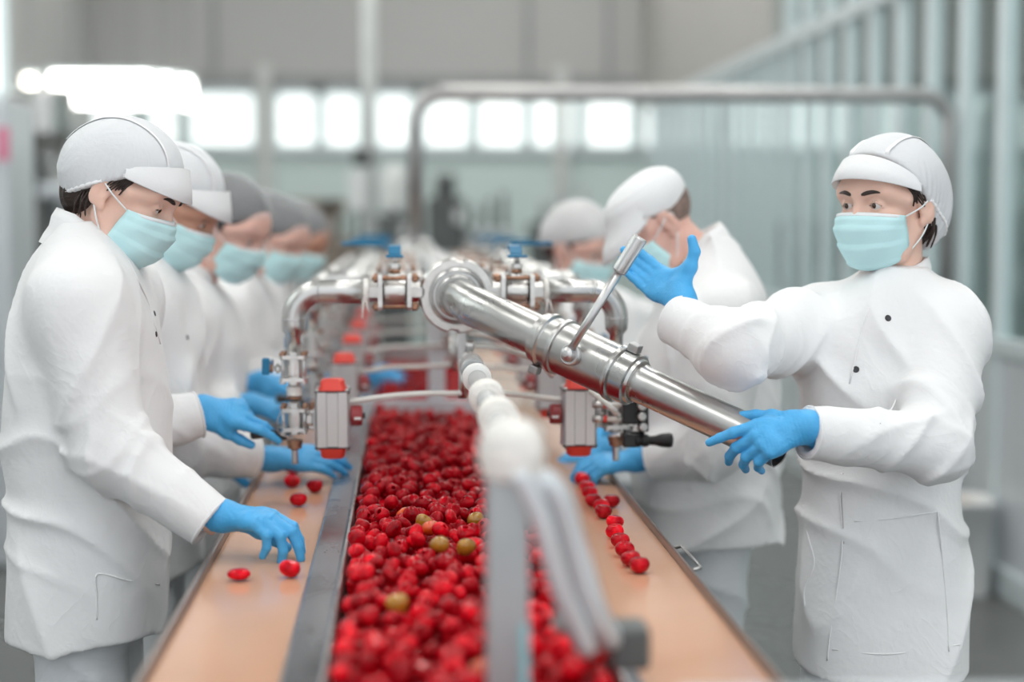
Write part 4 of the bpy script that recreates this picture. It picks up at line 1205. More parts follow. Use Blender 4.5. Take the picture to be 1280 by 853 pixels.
# ------------------------------------------------------------------ heads
def head_frame(yaw, pitch, roll=0):
    "columns: forward, left, up. yaw measured from +X anticlockwise, pitch positive = looking down"
    R = Euler((0, 0, yaw)).to_matrix() @ Euler((0, pitch, 0)).to_matrix() @ Euler((roll, 0, 0)).to_matrix()
    return R
def head_prims(f, H, R, sex='f', openness=1.0, s=1.0):
    H = Vector(H)
    def p(x, y, z): return H + R @ Vector((x, y, z)) * s
    def E(c, rad, k, mode='u', RR=None): f.ell(p(*c), [q * s for q in rad], (R @ RR) if RR is not None else R, k * s, mode, pad=.012)
    def C(a, b, r1, r2, k, mode='u'): f.cone(p(*a), p(*b), r1 * s, r2 * s, k * s, None, mode, pad=.012)
    E((-.012, 0, .043), (.097, .0755, .085), .02)
    E((.030, 0, -.018), (.066, .058, .085), .03)
    for y in (1, -1):
        C((-.004, y * .055, -.040), (.030, y * .042, -.078), .018, .018, .025)
        C((.030, y * .042, -.078), (.072, y * .008, -.088), .018, .016, .022)
        E((.055, y * .036, -.022), (.028, .024, .026), .024)
        C((.0845, y * .010, .031), (.066, y * .046, .029), .009, .010, .018)
        C((.072, y * .050, .035), (.040, y * .066, .02), .010, .012, .02)
    E((.072, 0, .052), (.020, .045, .030), .03)
    # nose
    C((.088, 0, .020), (.1040, 0, -.018), .0068, .0090, .012)
    for y in (1, -1):
        E((.0945, y * .0105, -.0225), (.0095, .0075, .0075), .006)
    # eyes: socket, lids with an almond opening
    for y in (1, -1):
        E((.096, y * .031, .010), (.014, .017, .011), .014, 's')
        E((.0765, y * .031, .0105), (.0142, .0160, .0142), .004)
        E((.0915, y * .0315, .0088 - (1 - openness) * .002), (.012, .0142, .0066 * openness + .0008), .0015, 's', Euler((-y * .10, 0, 0)).to_matrix())
        E((.0765, y * .031, .0105), (.0118, .0125, .0120), .001, 's')
    # lips
    E((.086, 0, -.050), (.012, .022, .006), .008)
    E((.085, 0, -.060), (.011, .019, .006), .008)
    # ears
    for y in (1, -1):
        Rt = Euler((0, .25, y * -.28)).to_matrix()
        E((-.010, y * .079, .002), (.018, .0075, .031), .006, 'u', Rt)
        E((-.004, y * .087, .006), (.009, .0065, .018), .005, 's', Rt)
        E((-.002, y * .076, -.024), (.008, .006, .010), .006)
    return p
def eye_parts(par, p, R, H, s=1.0, look=0.0, brow=True, skin_lid=None, lash=True):
    for y in (1, -1):
        c = p(.0765, y * .031, .0105)
        e = MB().sphere(c, .0118 * s, 20).build('eyeball', M['eye_white'], par)
        dirv = (R @ Vector((1, look, -.12))).normalized()
        MB().sphere(c + dirv * .0066 * s, .0066 * s, 14).build('iris', M['iris'], e)
    return
BODIES = {}
def bvh_of(V, F):
    return BVHTree.FromPolygons([tuple(map(float, v)) for v in V], [tuple(map(int, q)) for q in F])
def on_surface(bvh, path, r, name, m, par, off=.0, seg=6, src=None):
    "lay a thin cord over a surface, each path point seen from the camera or from src"
    pts = []
    for (x, y) in path:
        d = ray(x, y).normalized()
        h = bvh.ray_cast(CAM, d)
        if h[0] is not None: pts.append(h[0] + h[1] * off)
    if len(pts) > 1:
        return MB().tube(spline(pts, 5), r, seg).build(name, m, par)
def snap(bvh, x, y, r, par, name='snap_button', m=None, flat=False):
    h = bvh.ray_cast(CAM, ray(x, y).normalized())
    if h[0] is None: return
    nn = h[1] if h[1].dot(ray(x, y)) < 0 else -h[1]
    MB().lathe([(r * .9, -.001), (r, .0008), (r * .8, .0018), (r * .3, .0012), (.0002, .0012)], h[0], nn, 14).build(name, m or M['button'], par)
# ------------------------------------------------------------------ people
def sx(Y): return Y / FPX
def loft_field(f, rings, k, disp, hem=None, p=2.4, mode='u'):
    "rings: (z, cx, cy, half width x, half width y), any order; a soft-sided trunk"
    rg = sorted(rings)
    Z = np.array([r[0] for r in rg], np.float32)
    cols = [np.array([r[i] for r in rg], np.float32) for i in (1, 2, 3, 4)]
    # smooth resampling
    zi = np.linspace(Z[0], Z[-1], 80)
    sm = []
    for c in cols:
        v = np.interp(zi, Z, c)
        for _ in range(6): v[1:-1] = .25 * v[:-2] + .5 * v[1:-1] + .25 * v[2:]
        sm.append(v)
    def fn(P):
        z = P[..., 2]
        cx, cy, a, b = (np.interp(z, zi, v) for v in sm)
        dx = np.abs(P[..., 0] - cx) / a; dy = np.abs(P[..., 1] - cy) / b
        r = (dx ** p + dy ** p) ** (1 / p)
        d = (r - 1) * np.minimum(a, b) * .9
        d = np.maximum(d, z - Z[-1])
        d = np.maximum(d, (Z[0] if hem is None else hem(P)) - z)
        return d - disp(P)
    lo = (min(r[1] - r[3] for r in rg) - .06, min(r[2] - r[4] for r in rg) - .06, Z[0] - .06)
    hi = (max(r[1] + r[3] for r in rg) + .06, max(r[2] + r[4] for r in rg) + .06, Z[-1] + .06)
    f.add(lo, hi, fn, k, mode)
def rings_px(rows, Y):
    out = []
    for (py, xa, xb, oy, *yy) in rows:
        y = yy[0] if yy else Y
        c = at((xa + xb) / 2, py, y)
        out.append((c.z, c.x, c.y, (xb - xa) / 2 * sx(y), oy))
    return out
def cloth_obj(name, f, m, par, smooth=1):
    V, F = f.mesh(smooth)
    o = link_mesh(name, np_mesh(name, V, F), m, par)
    return o, V, F
def person(sp):
    """sp: specification dictionary with joints in world space"""
    hero = sp.get('hero', 1)
    H, R = Vector(sp['H']), head_frame(*sp['face'])
    hs = sp.get('hs', 1.0)
    skin = sp['skin']
    rg = sp['torso']
    hemz = min(r[0] for r in rg)
    foot = sp['feet']
    root = thing('person', ((foot[0][0] + foot[1][0]) / 2, (foot[0][1] + foot[1][1]) / 2, 0), sp['label'], 'person', sp.get('group'))
    fwd = R @ Vector((1, 0, 0))
    sh, el, wr = sp['sh'], sp['el'], sp['wr']
    NB = Vector(sp['neck'])
    hip = [Vector(h) for h in sp['hips']]
    knee = [Vector(h) for h in sp['knees']]
    # ---- body: one continuous skin from crown to feet
    pts = [H] + sh + el + wr + hip + knee + [Vector(q) for q in foot]
    lo = np.min([A(q) for q in pts], 0) - .16; hi = np.max([A(q) for q in pts], 0) + .16
    hr = {2: .0026, 1: .0042, 0: .006}[hero]
    fine = [(H[i] - .15, H[i] + .15, hr) for i in range(3)]
    f = Field(*[axis(lo[i], hi[i], .016, fine[i]) for i in range(3)])
    p = head_prims(f, H, R, openness=sp.get('open', 1.0), s=hs)
    nbk = ((hip[0] + hip[1]) / 2 + Vector(sp['fdir']) * .12 - NB).normalized(); NBb = NB + nbk * .035
    f.cone(p(-.022, 0, -.030), NBb, sp.get('nr', .050) * hs, .052, .015)
    ch = NBb.lerp((hip[0] + hip[1]) / 2, .35); pe = (hip[0] + hip[1]) / 2
    f.cone(NBb + nbk * .02, ch, .05, .10, .02); f.cone(ch, pe, .10, .10, .04)
    for i in range(2):
        f.cone(NBb + nbk * .03, sh[i] - Vector((0, 0, .03)), .04, .045, .01); f.cone(sh[i], el[i], .045, .036, .02); f.cone(el[i], wr[i], .036, .024, .02)
        f.cone(pe, hip[i], .075, .07, .04); f.cone(hip[i], knee[i], .065, .05, .03); f.cone(knee[i], Vector(foot[i]) + Vector((0, 0, .09)), .05, .036, .03)
        f.cone(Vector(foot[i]) + Vector((0, 0, .09)), Vector(foot[i]) + Vector((0, 0, .05)) + Vector(sp['fdir']) * .1, .036, .03, .02)
    V, F = f.mesh(1)
    body = link_mesh('body', np_mesh('body', V, F), skin, root)
    bb = bvh_of(V, F) if hero else None
    if hero:
        eye_parts(body, p, R, H, hs, sp.get('look', 0.0))
    def lp(x, y, z): return p(x, y, z)
    def skinpt(y, z, off=.0012):
        o = p(.30, y, z); d = (R @ Vector((-1, 0, 0)))
        h = bb.ray_cast(o, d)
        return (h[0] - d * off) if h[0] is not None else p(.09, y, z)
    if hero == 2:
        for y in (1, -1):
            bp = [skinpt(y * (.012 + .034 * t), .0300 + .0070 * math.sin(t * 2.1) - .003 * t, .0003) for t in [k / 8 for k in range(9)]]
            MB().tube(bp, [.0022, .0036, .0040, .0040, .0038, .0034, .0028, .0020, .0009], 8).build('eyebrow', M['hair'], body)
            up = [skinpt(y * (.0195 + .0245 * t), .0090 + .0062 * sp.get('open', 1) * math.sin(PI * (t * .88 + .08)) - .0005, .0006) for t in [k / 8 for k in range(9)]]
            MB().tube(up, [.0008, .0014, .0018, .0020, .0021, .0021, .0020, .0017, .0008], 6).build('eyelashes', M['hair'], body)
    # ---- hair under the cap
    hk = sp.get('hair')
    if hk:
        g = Field(*[axis(H[i] - .16, H[i] + .16, .004 if hero == 2 else .006) for i in range(3)])
        st = lambda P: .0016 * crease(P, tuple(R @ Vector((.2, 1, .25))), 330, 4, 1.5, 40)
        if hk == 'low':      # dark hair pulled back, showing at nape and temple
            g.ell(p(-.030, 0, .030), [.092 * hs, .0800 * hs, .088 * hs], R, .01, fnd=st)
            g.ell(p(-.062, 0, -.025), [.046 * hs, .060 * hs, .050 * hs], R, .03, fnd=st)
            g.ell(p(sp.get('hairfront', .108), 0, -.022), [.078 * hs, .20, .088 * hs], R, .008, 's')
            for y in (1, -1):
                g.ell(p(.004, y * .085, -.030), [.026 * hs, .03, .040 * hs], R, .006, 's')
        elif hk == 'crop':
            g.ell(p(-.0125, 0, .0425), [.0980 * hs, .0762 * hs, .0860 * hs], R, .01)
            g.ell(p(.105, 0, -.03), [.10 * hs, .20, .095 * hs], R, .006, 's')
            for y in (1, -1):
                g.ell(p(-.004, y * .085, -.015), [.026 * hs, .03, .042 * hs], R, .006, 's')
        elif hk == 'net':
            g.ell(p(-.012, 0, .046), [.104 * hs, .083 * hs, .090 * hs], R, .01, fnd=st)
            g.ell(p(-.055, 0, .000), [.062 * hs, .072 * hs, .062 * hs], R, .03, fnd=st)
            g.ell(p(.116, 0, -.034), [.076 * hs, .20, .096 * hs], R, .006, 's')
            for y in (1, -1):
                g.ell(p(.004, y * .085, -.020), [.022 * hs, .03, .036 * hs], R, .006, 's')
        V, F = g.mesh(1)
        hm = {'crop': M['hair_short']}.get(hk, M['hair'])
        link_mesh('hair', np_mesh('hair', V, F), sp.get('hair_mat', hm), body)
    if hk == 'low' and hero == 2:
        hr_ = random.Random(sp['seed'])
        for y in (1, -1):
            for k in range(8):
                path = []
                for t in range(6):
                    x = .050 - .0052 * k - .006 * t; z = .074 - .003 * k - .0135 * t
                    if z < .004: break
                    h = bb.ray_cast(p(x, y * .3, z), R @ Vector((0, -y, 0)))
                    if h[0] is not None: path.append(h[0] + (R @ Vector((0, y, 0))) * .0012)
                if len(path) > 2: MB().tube(spline(path, 4), [.0042 - .0028 * (q / (4 * (len(path) - 1))) for q in range(4 * (len(path) - 1) + 1)], 6).build('hair_strand', M['hair'], body)
            for k in range(9):
                x0 = -.030 - .006 * k + hr_.uniform(-.004, .004)
                a = p(x0, y * (.078 - .0006 * k * k), -.016 + hr_.uniform(-.006, .006)); e = p(x0 + hr_.uniform(-.006, .010), y * (.066 - .0008 * k * k), -.050 - hr_.uniform(.0, .028))
                MB().tube(spline([a, a.lerp(e, .5) + R @ Vector((-.002, y * .004, 0)), e], 5), [.0022] * 6 + [.0016] * 4 + [.0006], 6).build('hair_strand', M['hair'], body)
    # ---- headwear
    ck = sp['cap']
    def capfield(prims, plane, rip, res, m, name, thick=None):
        g = Field(*[axis(H[i] - .21, H[i] + .21, res) for i in range(3)])
        Rn = np.array(R, np.float32); Hn = A(H)
        n0 = np.array(plane[0], np.float32); n0 /= np.linalg.norm(n0); q0 = np.array(plane[1], np.float32)
        def fold(P):
            L = (P - Hn) @ Rn / hs
            e = (L - q0) @ n0
            ph = np.arctan2(L[..., 1], L[..., 0] + .03)
            w = np.exp(-np.clip(e, 0, 1) / .022) * np.clip((.05 - L[..., 0]) / .05, 0, 1)
            return rip * w * np.sin(ph * 44 + 2 * pnoise(P, 3, 30)) + sp.get('capfold', .0032) * pnoise(P, 11, 26) * np.clip((.09 - L[..., 0]) / .1, 0, 1) + .0016 * crease(P, tuple(R @ Vector((1, .3, -.4))), 70, 5, 2.2, 22) * np.clip((.03 - L[..., 2]) / .05 + .3, 0, 1)
        for (c, rad, k) in prims:
            g.ell(p(*c), [q * hs for q in rad], R, k, fnd=fold)
        g.add(A(H) - .25, A(H) + .25, lambda P: -(((P - Hn) @ Rn / hs - q0) @ n0) * hs, .006, 'i')
        if thick:
            for (c, rad, k) in prims:
                g.ell(p(*c), [(q - thick) * hs for q in rad], R, .002, 's')
        V, F = g.mesh(1)
        o = link_mesh(name, np_mesh(name, V, F), m, root)
        return o, V, F
    if ck == 'visor':
        o, V, F = capfield([((-.012, 0, .052), (.104, .090, .094), .02), sp.get('bag', ((-.070, 0, .022), (.062, .078, .070), .05))], sp.get('plane', ((-.62, 0, .78), (.030, 0, .046))), .0028, .0034, M['cap'], 'cap')
        cb = bvh_of(V, F)
        # elastic hem cord and two taped seams
        def capcast(a, b):
            h = cb.ray_cast(a, (b - a).normalized()); return h[0]
        for y in (.040, -.040):
            pl = []
            for t in range(13):
                an = math.radians(28 + t * 11.5)
                src = p(-.03 + .3 * math.cos(an), y * (1 + .25 * math.sin(an)), .03 + .3 * math.sin(an))
                h = capcast(src, p(-.03, y * .9, .03))
                if h is not None: pl.append(h)
            if len(pl) > 3:
                rows = []
                for i, q in enumerate(spline(pl, 3)):
                    ln = (R @ Vector((0, 1, 0)))
                    no = (q - p(-.03, y * .9, .03)).normalized()
                    rows.append([q - ln * .0048, q - ln * .003 + no * .0016, q + ln * .003 + no * .0016, q + ln * .0048])
                MB().grid(rows).build('cap_seam', M['cap_seam'], o)
        hem = []
        for t in range(40):
            an = 2 * PI * t / 40
            if math.cos(an) > .45: continue
            c0 = Vector((-.036, 0, .0)); dv = Vector((math.cos(an) * .8, math.sin(an), math.cos(an) * .6))
            h = capcast(p(*(c0 + dv * .25)), p(*c0))
            if h is not None: hem.append((an, h))
        if len(hem) > 4:
            MB().tube(spline([h for _, h in sorted(hem)], 3), [.0030 + .0009 * math.sin(i * 2.1) for i in range(len(spline([h for _, h in sorted(hem)], 3)))], 8).build('elastic_hem', M['cap_seam'], o)
        # visor: stiff curved brim across the forehead
        rows = []
        vl = sp.get('visor', (.026, -.014)); vz = sp.get('vz', 0.0)
        for i in range(25):
            an = math.radians(-84 + 168 * i / 24)
            cx, sy = math.cos(an), math.sin(an)
            base_lo = Vector((.006 + .094 * cx, .0845 * sy, .058 + vz - (.012 + vz * 1.8) * (1 - cx)))
            base_hi = Vector((-.002 + .094 * cx, .0865 * sy, .098 + vz * .5 - (.030 + vz) * (1 - cx)))
            base_hi = base_lo.lerp(base_hi, .12 + .88 * max(cx, 0) ** .55)
            tip = base_lo + Vector((vl[0] * (cx ** .7 if cx > 0 else 0) + .003, .006 * sy, vl[1] * max(cx, .1) - .004))
            mid = base_lo.lerp(tip, .5) + Vector((.001, 0, .007)) + (base_hi - base_lo) * .28
            rows.append([p(*base_hi), p(*base_hi.lerp(mid, .5)), p(*mid), p(*tip), p(*(tip - Vector((.002, 0, .0022)))), p(*base_lo)])
        MB().grid(rows).build('visor', M['cap_white'], o)
    elif ck == 'kepi':
        o, V, F = capfield([((-.010, 0, .055), (.104, .084, .070), .02), ((-.006, 0, .080), (.094, .078, .046), .03)], ((-.30, 0, .95), (.02, 0, .038)), .0, .0036, M['cap_white'], 'cap')
        rows = []
        for i in range(25):
            an = math.radians(-80 + 160 * i / 24); cx, sy = math.cos(an), math.sin(an)
            lo_ = Vector((.004 + .098 * cx, .0855 * sy, .044 - .004 * (1 - cx)))
            hi_ = Vector((-.004 + .103 * cx, .0870 * sy, .084))
            tip = lo_ + Vector((.056 * max(cx, 0) ** .7 + .003, .004 * sy, -.040 * max(cx, .1)))
            mid = lo_.lerp(tip, .5) + Vector((.006, 0, .010))
            rows.append([p(*hi_), p(*(hi_.lerp(lo_, .6) + Vector((.004, 0, 0)))), p(*mid), p(*tip), p(*(tip - Vector((.002, 0, .003)))), p(*lo_)])
        MB().grid(rows).build('visor', M['cap_white'], o)
        cb = bvh_of(V, F); ring = []
        for t in range(40):
            an = 2 * PI * t / 40
            a = p(-.008 + .25 * math.cos(an), .25 * math.sin(an), .104)
            h = cb.ray_cast(a, (p(-.008, 0, .104) - a).normalized())
            if h[0] is not None: ring.append(h[0])
        if len(ring) > 10: MB().tube(ring, .0022, 6, closed=True).build('cap_seam', M['cap_seam'], o)
    elif ck == 'net':
        m = sp.get('net_mat', M['net'])
        capfield([((-.012, 0, .050), (.112, .089, .094), .02), ((-.060, 0, .008), (.066, .078, .066), .04)], ((-.50, 0, .86), (.02, 0, .030)), .0035, .0045 if hero else .006, m, 'hairnet', thick=.006 if False else None)
    # ---- face mask
    nr, nc = 26, 33
    Cv = [(.1030, -.003), (.1130, -.014), (.1165, -.028), (.1130, -.048), (.1085, -.066), (.1015, -.084), (.0890, -.101), (.0700, -.112)]
    Sv = [(.045, .0680, -.010), (.043, .0690, -.020), (.040, .0690, -.030), (.036, .0680, -.042), (.032, .0660, -.056), (.028, .0630, -.070), (.026, .0590, -.082), (.026, .0540, -.092)]
    def itp(L, t):
        q = t * (len(L) - 1); i = min(int(q), len(L) - 2); w = q - i
        return [L[i][k] * (1 - w) + L[i + 1][k] * w for k in range(len(L[0]))]
    rows = []
    mrnd = random.Random(sp.get('seed', 1))
    for i in range(nr):
        v = i / (nr - 1)
        c = itp(Cv, v); sd = itp(Sv, v)
        ph = v * 3.4
        pl = (ph % 1.0)
        row = []
        for j in range(nc):
            th = -PI / 2 + PI * j / (nc - 1)
            cc = max(math.cos(th), 0)
            y = sd[1] * math.sin(th)
            x = sd[0] + (c[0] - sd[0]) * cc ** .80
            z = sd[2] + (c[1] - sd[2]) * cc ** 1.2
            out = .0060 * (1 - pl) ** 1.5 * (0.25 + .75 * cc) * (1 if .08 < v < .97 else 0)
            out += .0016 * math.sin(7 * th + 9 * v + sp.get('seed', 1)) * (1 - cc * .5)
            row.append(p(x + out * (.3 + .7 * cc), y + out * .8 * math.sin(th), z))
        rows.append(row)
    mk = MB().grid(rows).build('face_mask', M['mask'], root)
    md = mk.modifiers.new('thickness', 'SOLIDIFY'); md.thickness = .0016; md.offset = 1
    if hero:
        nb = []
        for i in range(3):
            nb.append([q + (R @ Vector((.0012, 0, .0004))) * (1 if 0 < j < nc - 1 else .5) for j, q in enumerate(rows[i])])
        o = MB().grid(nb).build('nose_band', M['mask_edge'], mk)
        md = o.modifiers.new('thickness', 'SOLIDIFY'); md.thickness = .0012; md.offset = 1
    for y, col in ((1, nc - 1), (-1, 0)):
        for (i, ez) in ((1, .020), (nr - 3, -.016)):
            a = rows[i][col]; b = p(-.020, y * .0795, ez)
            md_ = a.lerp(b, .5) + R @ Vector((0, y * .009, .001))
            MB().tube(spline([a, md_, b, p(-.030, y * .076, ez * .4)], 6), .0016, 6).build('ear_loop', M['mask_edge'], mk)
    # ---- coat
    res = {2: .0056, 1: .008, 0: .012}[hero]
    allp = sh + el + wr
    lo = [min([q[i] for q in allp] + [min(r[1 + i] - r[3 + i] for r in rg) if i < 2 else hemz]) - .11 for i in range(3)]
    hi = [max([q[i] for q in allp] + [max(r[1 + i] + r[3 + i] for r in rg) if i < 2 else max(r[0] for r in rg)]) + .11 for i in range(3)]
    f = Field(*[axis(lo[i], hi[i], res) for i in range(3)])
    fd = Vector(sp['fdir']); sd_ = sp.get('seed', 1)
    zmid = sp.get('waist', 1.0)
    def tdisp(P):
        z = P[..., 2]
        w1 = np.exp(-((z - zmid) / .13) ** 2)
        w2 = np.clip((zmid - .02 - z) / .15, 0, 1)
        w3 = np.clip((z - zmid - .12) / .1, 0, 1)
        return (.0085 * w1 * crease(P, (.5, .25, 1), 30, sd_, 2.6, 9) + .0085 * w2 * crease(P, (.8, .5, -.30), 14, sd_ + 3, 2.2, 5)
                + .0080 * w3 * crease(P, (.7, -.4, .45), 19, sd_ + 5, 2.0, 6) + .0035 * pnoise(P, sd_ + 9, 11))
    tilt = sp.get('hemtilt', (0, 0))
    c0 = rg[-1]
    hemf = lambda P: hemz + tilt[0] * (P[..., 0] - c0[1]) + tilt[1] * (P[..., 1] - c0[2])
    loft_field(f, rg, .03, tdisp, hemf)
    sr = sp.get('sleeve', (.082, .066, .047))
    for i in range(2):
        s_, e_, w_ = sh[i], el[i], wr[i]
        ua = (e_ - s_).normalized(); fa = (w_ - e_).normalized()
        ctr = sum((Vector((r[1], r[2], 0)) for r in rg), Vector()) / len(rg)
        f.cone(Vector(NB) + (s_ - NB) * .35 - Vector((0, 0, .045)), s_ - Vector((0, 0, .012)), .070, sr[0] * .92, .05, lambda P, t: .003 * pnoise(P, sd_ + 2, 20))
        q = i * 7 + sd_
        def d1(P, t, ua=ua, q=q):
            w = np.clip(t - .35, 0, 1) ** 1.2
            return .0095 * w * crease(P, tuple(ua + fd * .45), 42, q, 2.2, 10) + .0075 * crease(P, tuple(ua * .25 + fd + Vector((0, .4, 0))), 24, q + 1, 2.0, 7) + .003 * pnoise(P, q + 2, 15)
        def d2(P, t, fa=fa, q=q):
            w = np.clip(1 - t * 1.25, 0, 1)
            return .0100 * w * crease(P, tuple(fa + Vector((0, 0, .5))), 42, q + 4, 2.2, 10) + .0070 * crease(P, tuple(fa * .5 + Vector((0, .3, .8))), 36, q + 5, 2.0, 10) * np.clip(1.1 - t, 0, 1)
        f.cone(s_, e_, sr[0], sr[1], .03, d1)
        f.cone(e_, w_, sr[1] * .97, sr[2], .035, d2, cutb=True)
    for i in range(2):   # hollow cuffs
        fa = (wr[i] - el[i]).normalized()
        f.cone(wr[i] - fa * .035, wr[i] + fa * .06, sr[2] - .0135, sr[2] - .0135, .002, mode='s', pad=.01)
    coat, V, F = cloth_obj('coat', f, sp.get('coat_mat', M['cloth']), root, 1)
    cbv = bvh_of(V, F)
    # cuff hems
    for i in range(2):
        fa = (wr[i] - el[i]).normalized(); Fz = frame_z(fa)
        ring = [wr[i] - fa * .004 + Fz @ Vector((math.cos(a) * (sr[2] - .0005), math.sin(a) * (sr[2] - .0005), 0)) for a in [2 * PI * k / 28 for k in range(28)]]
        MB().tube(ring, .0028, 6, closed=True).build('cuff_hem', M['cloth'], coat)
    # stand collar round the neck, open at the front
    if sp.get('collar', True):
        nd = ((p(-.022, 0, -.030) - NB).normalized() + Vector((0, 0, sp.get('cvert', .9)))).normalized()
        cf = Vector(sp.get('cdir', fd)); cf = (cf - nd * cf.dot(nd)).normalized(); cs = nd.cross(cf)
        rows = []
        kk = 40
        hgt = sp.get('chgt', .045)
        cr = sp.get('crad', .068)
        for k in range(kk + 1):
            a = math.radians(16 + 328 * k / kk)
            u = cf * math.cos(a) + cs * math.sin(a)
            fr = max(math.cos(a), 0)
            b0 = NB + u * (cr + .012 + .010 * fr) - nd * (.034 + .022 * fr)
            b1 = NB + u * (cr + .004 + .004 * fr) + nd * (.000 - .012 * fr)
            b2 = NB + u * (cr + .001) + nd * (hgt - .020 * fr)
            b3 = NB + u * (cr - .005) + nd * (hgt - .002 - .020 * fr)
            b4 = NB + u * (cr - .004) + nd * (.0 - .012 * fr)
            rows.append([b0, b0.lerp(b1, .5) + u * .001, b1, b1.lerp(b2, .5) + u * .003, b2, b3, b4])
        MB().grid(rows).build('collar', M['cloth'], coat)
    for (x, y) in sp.get('snaps', []): snap(cbv, x, y, sp.get('snap_r', .0055), coat)
    for k, path in enumerate(sp.get('seams', [])):
        on_surface(cbv, path, .0016, 'stitched_seam', M['cloth'], coat, off=.0006)
    for path in sp.get('dark_seams', []):
        on_surface(cbv, path, .0011, 'placket_shadow_gap', M['seam_dark'], coat, off=.0002)
    # ---- trousers and shoes
    pts = hip + knee + [Vector(q) for q in foot]
    lo = np.min([A(q) for q in pts], 0) - .16; hi = np.max([A(q) for q in pts], 0) + .16
    f = Field(*[axis(lo[i], hi[i], res * 1.4) for i in range(3)])
    tr = sp.get('trs', 1.0)
    td = lambda P, t: .006 * crease(P, (.3, .3, 1), 26, sd_ + 1, 2.5, 7) + .003 * pnoise(P, sd_, 16)
    f.cone(hip[0], hip[1], .085 * tr, .085 * tr, .05, td)
    for i in range(2):
        ft = Vector(foot[i]) + Vector((0, 0, .06))
        f.cone(hip[i], knee[i], .088 * tr, .080 * tr, .03, td); f.cone(knee[i], ft, .080 * tr, .072 * tr, .03, td, cutb=True)
    cloth_obj('trousers', f, M['cloth_trouser'], root, 1)
    for i in range(2):
        ft = Vector(foot[i]); s0 = fd.normalized()
        rows = []
        lat = s0.cross(Vector((0, 0, 1)))
        for (u, w, h) in ((-.09, .02, .03), (-.085, .034, .06), (-.03, .038, .085), (.04, .042, .07), (.11, .045, .052), (.155, .034, .04), (.17, .012, .024)):
            ring = []
            for k in range(14):
                a = 2 * PI * k / 14
                ring.append(ft + s0 * u + lat * (w * math.cos(a)) + Vector((0, 0, max(0.0, h / 2 + h / 2 * math.sin(a)))))
            rows.append(ring)
        mb = MB(); mb.grid(rows, wrap=True); mb._add(rows[0], [tuple(range(13, -1, -1))]); mb._add(rows[-1], [tuple(range(14))])
        mb.build('shoe', M['shoe'], root)
    # ---- gloves
    for i in range(2):
        hd_ = sp['hands'][i]
        if hd_ is None: continue
        fa = (el[i] - wr[i]).normalized()
        W = Vector(hd_['W']) if 'W' in hd_ else wr[i] - fa * hd_.get('out', .035)
        J = hand_joints(W, hd_['d'], hd_['n'], 'R' if i == 0 else 'L', hd_['curl'], hd_.get('spread', 1.0), hd_.get('thumb', (.75, .6, .25)), hd_.get('tcurl', (10, 25)), hd_.get('size', 1.0))
        V, F = glove_mesh(J, ((wr[i] + fa * .03) - W).normalized(), {2: .0022, 1: .0032, 0: .004}[hero], hd_.get('cuff', .05), hd_.get('rs', 1.0))
        link_mesh('glove', np_mesh('glove', V, F), M['glove'], root)
    return root
M['net'] = mat('translucent_hairnet', (.80, .82, .84), .6, alpha=.24, bump=.5, bscale=90)
M['net_dense'] = mat('dense_white_hairnet', (.80, .80, .81), .7, alpha=.75, bump=.5, bscale=90)
M['shoe'] = mat('white_work_shoe', (.62, .62, .62), .5, var=.05)
M['seam_dark'] = mat('shaded_gap', (.45, .44, .42), .9, var=.1)
M['hair_grey'] = mat('dark_grey_hair', (.05, .05, .055), .6, bump=.6, bscale=80, var=.3, vscale=30)
def V3(*a): return Vector(a)
R_ = math.radians
CR = lambda a, b, c: [(a, b, c)] * 4
# ---- front left worker
def legs(c, Y, lat, hz, spread=.09, fx=0.0):
    hips = [V3(c, Y - lat, hz), V3(c, Y + lat, hz)]
    knees = [V3(c + .01 + fx, Y - lat, .50), V3(c + .01 + fx, Y + lat, .50)]
    feet = [V3(c, Y - lat, 0), V3(c, Y + lat, 0)]
    return dict(hips=hips, knees=knees, feet=feet)
Yw = 3.0
W1 = dict(hero=2, seed=1, label='person in white coat and visor cap bent over the left belt, touching a pepper',
    H=at(153, 246, 3.0), face=(R_(-13), R_(25), R_(-4)), hs=1.0, visor=(.020, -.012), skin=M['skin'], open=.45, look=.0,
    neck=at(104, 296, 3.0), cdir=(1, -.25, 0), crad=.060, chgt=.036,
    sh=[at(98, 378, 2.84), at(150, 372, 3.17)], el=[at(140, 562, 2.80), at(138, 545, 3.22)], wr=[at(264, 654, 2.765), at(250, 518, 3.28)],
    torso=rings_px([(276, 80, 132, .070), (292, 68, 146, .09), (312, 58, 160, .12), (340, 44, 178, .155), (400, 26, 198, .19), (460, 16, 206, .195), (520, 9, 210, .19), (575, 7, 212, .185), (615, 16, 210, .18), (700, 17, 208, .185), (783, 15, 206, .19)], Yw),
    waist=at(100, 590, Yw).z, hemtilt=(.03, 0), fdir=V3(1, 0, 0), hair='low', cap='visor',
    hands=[dict(W=at(277, 645, 2.765), d=(.90, -.36, -.02), n=(-.10, .12, -1), curl=[(24, 38, 16), (26, 38, 14), (34, 46, 22), (38, 52, 28)], spread=.95, thumb=(.8, .35, .55), tcurl=(8, 10), cuff=.052, size=.97),
           dict(W=at(252, 511, 3.28), d=(.97, .0, -.17), n=(0, .62, -.78), curl=[(10, 16, 10), (20, 22, 14), (52, 90, 60), (56, 92, 60)], thumb=(.9, .22, .36), tcurl=(8, 14), cuff=.05, size=.97)],
    snaps=[(193, 392), (195, 418)], seams=[[(158, 322), (172, 350), (184, 376), (193, 405), (200, 430)], [(121, 775), (121, 745), (122, 718), (160, 726), (199, 731)]],
    **legs(at(110, 800, Yw).x, Yw, .075, .78))
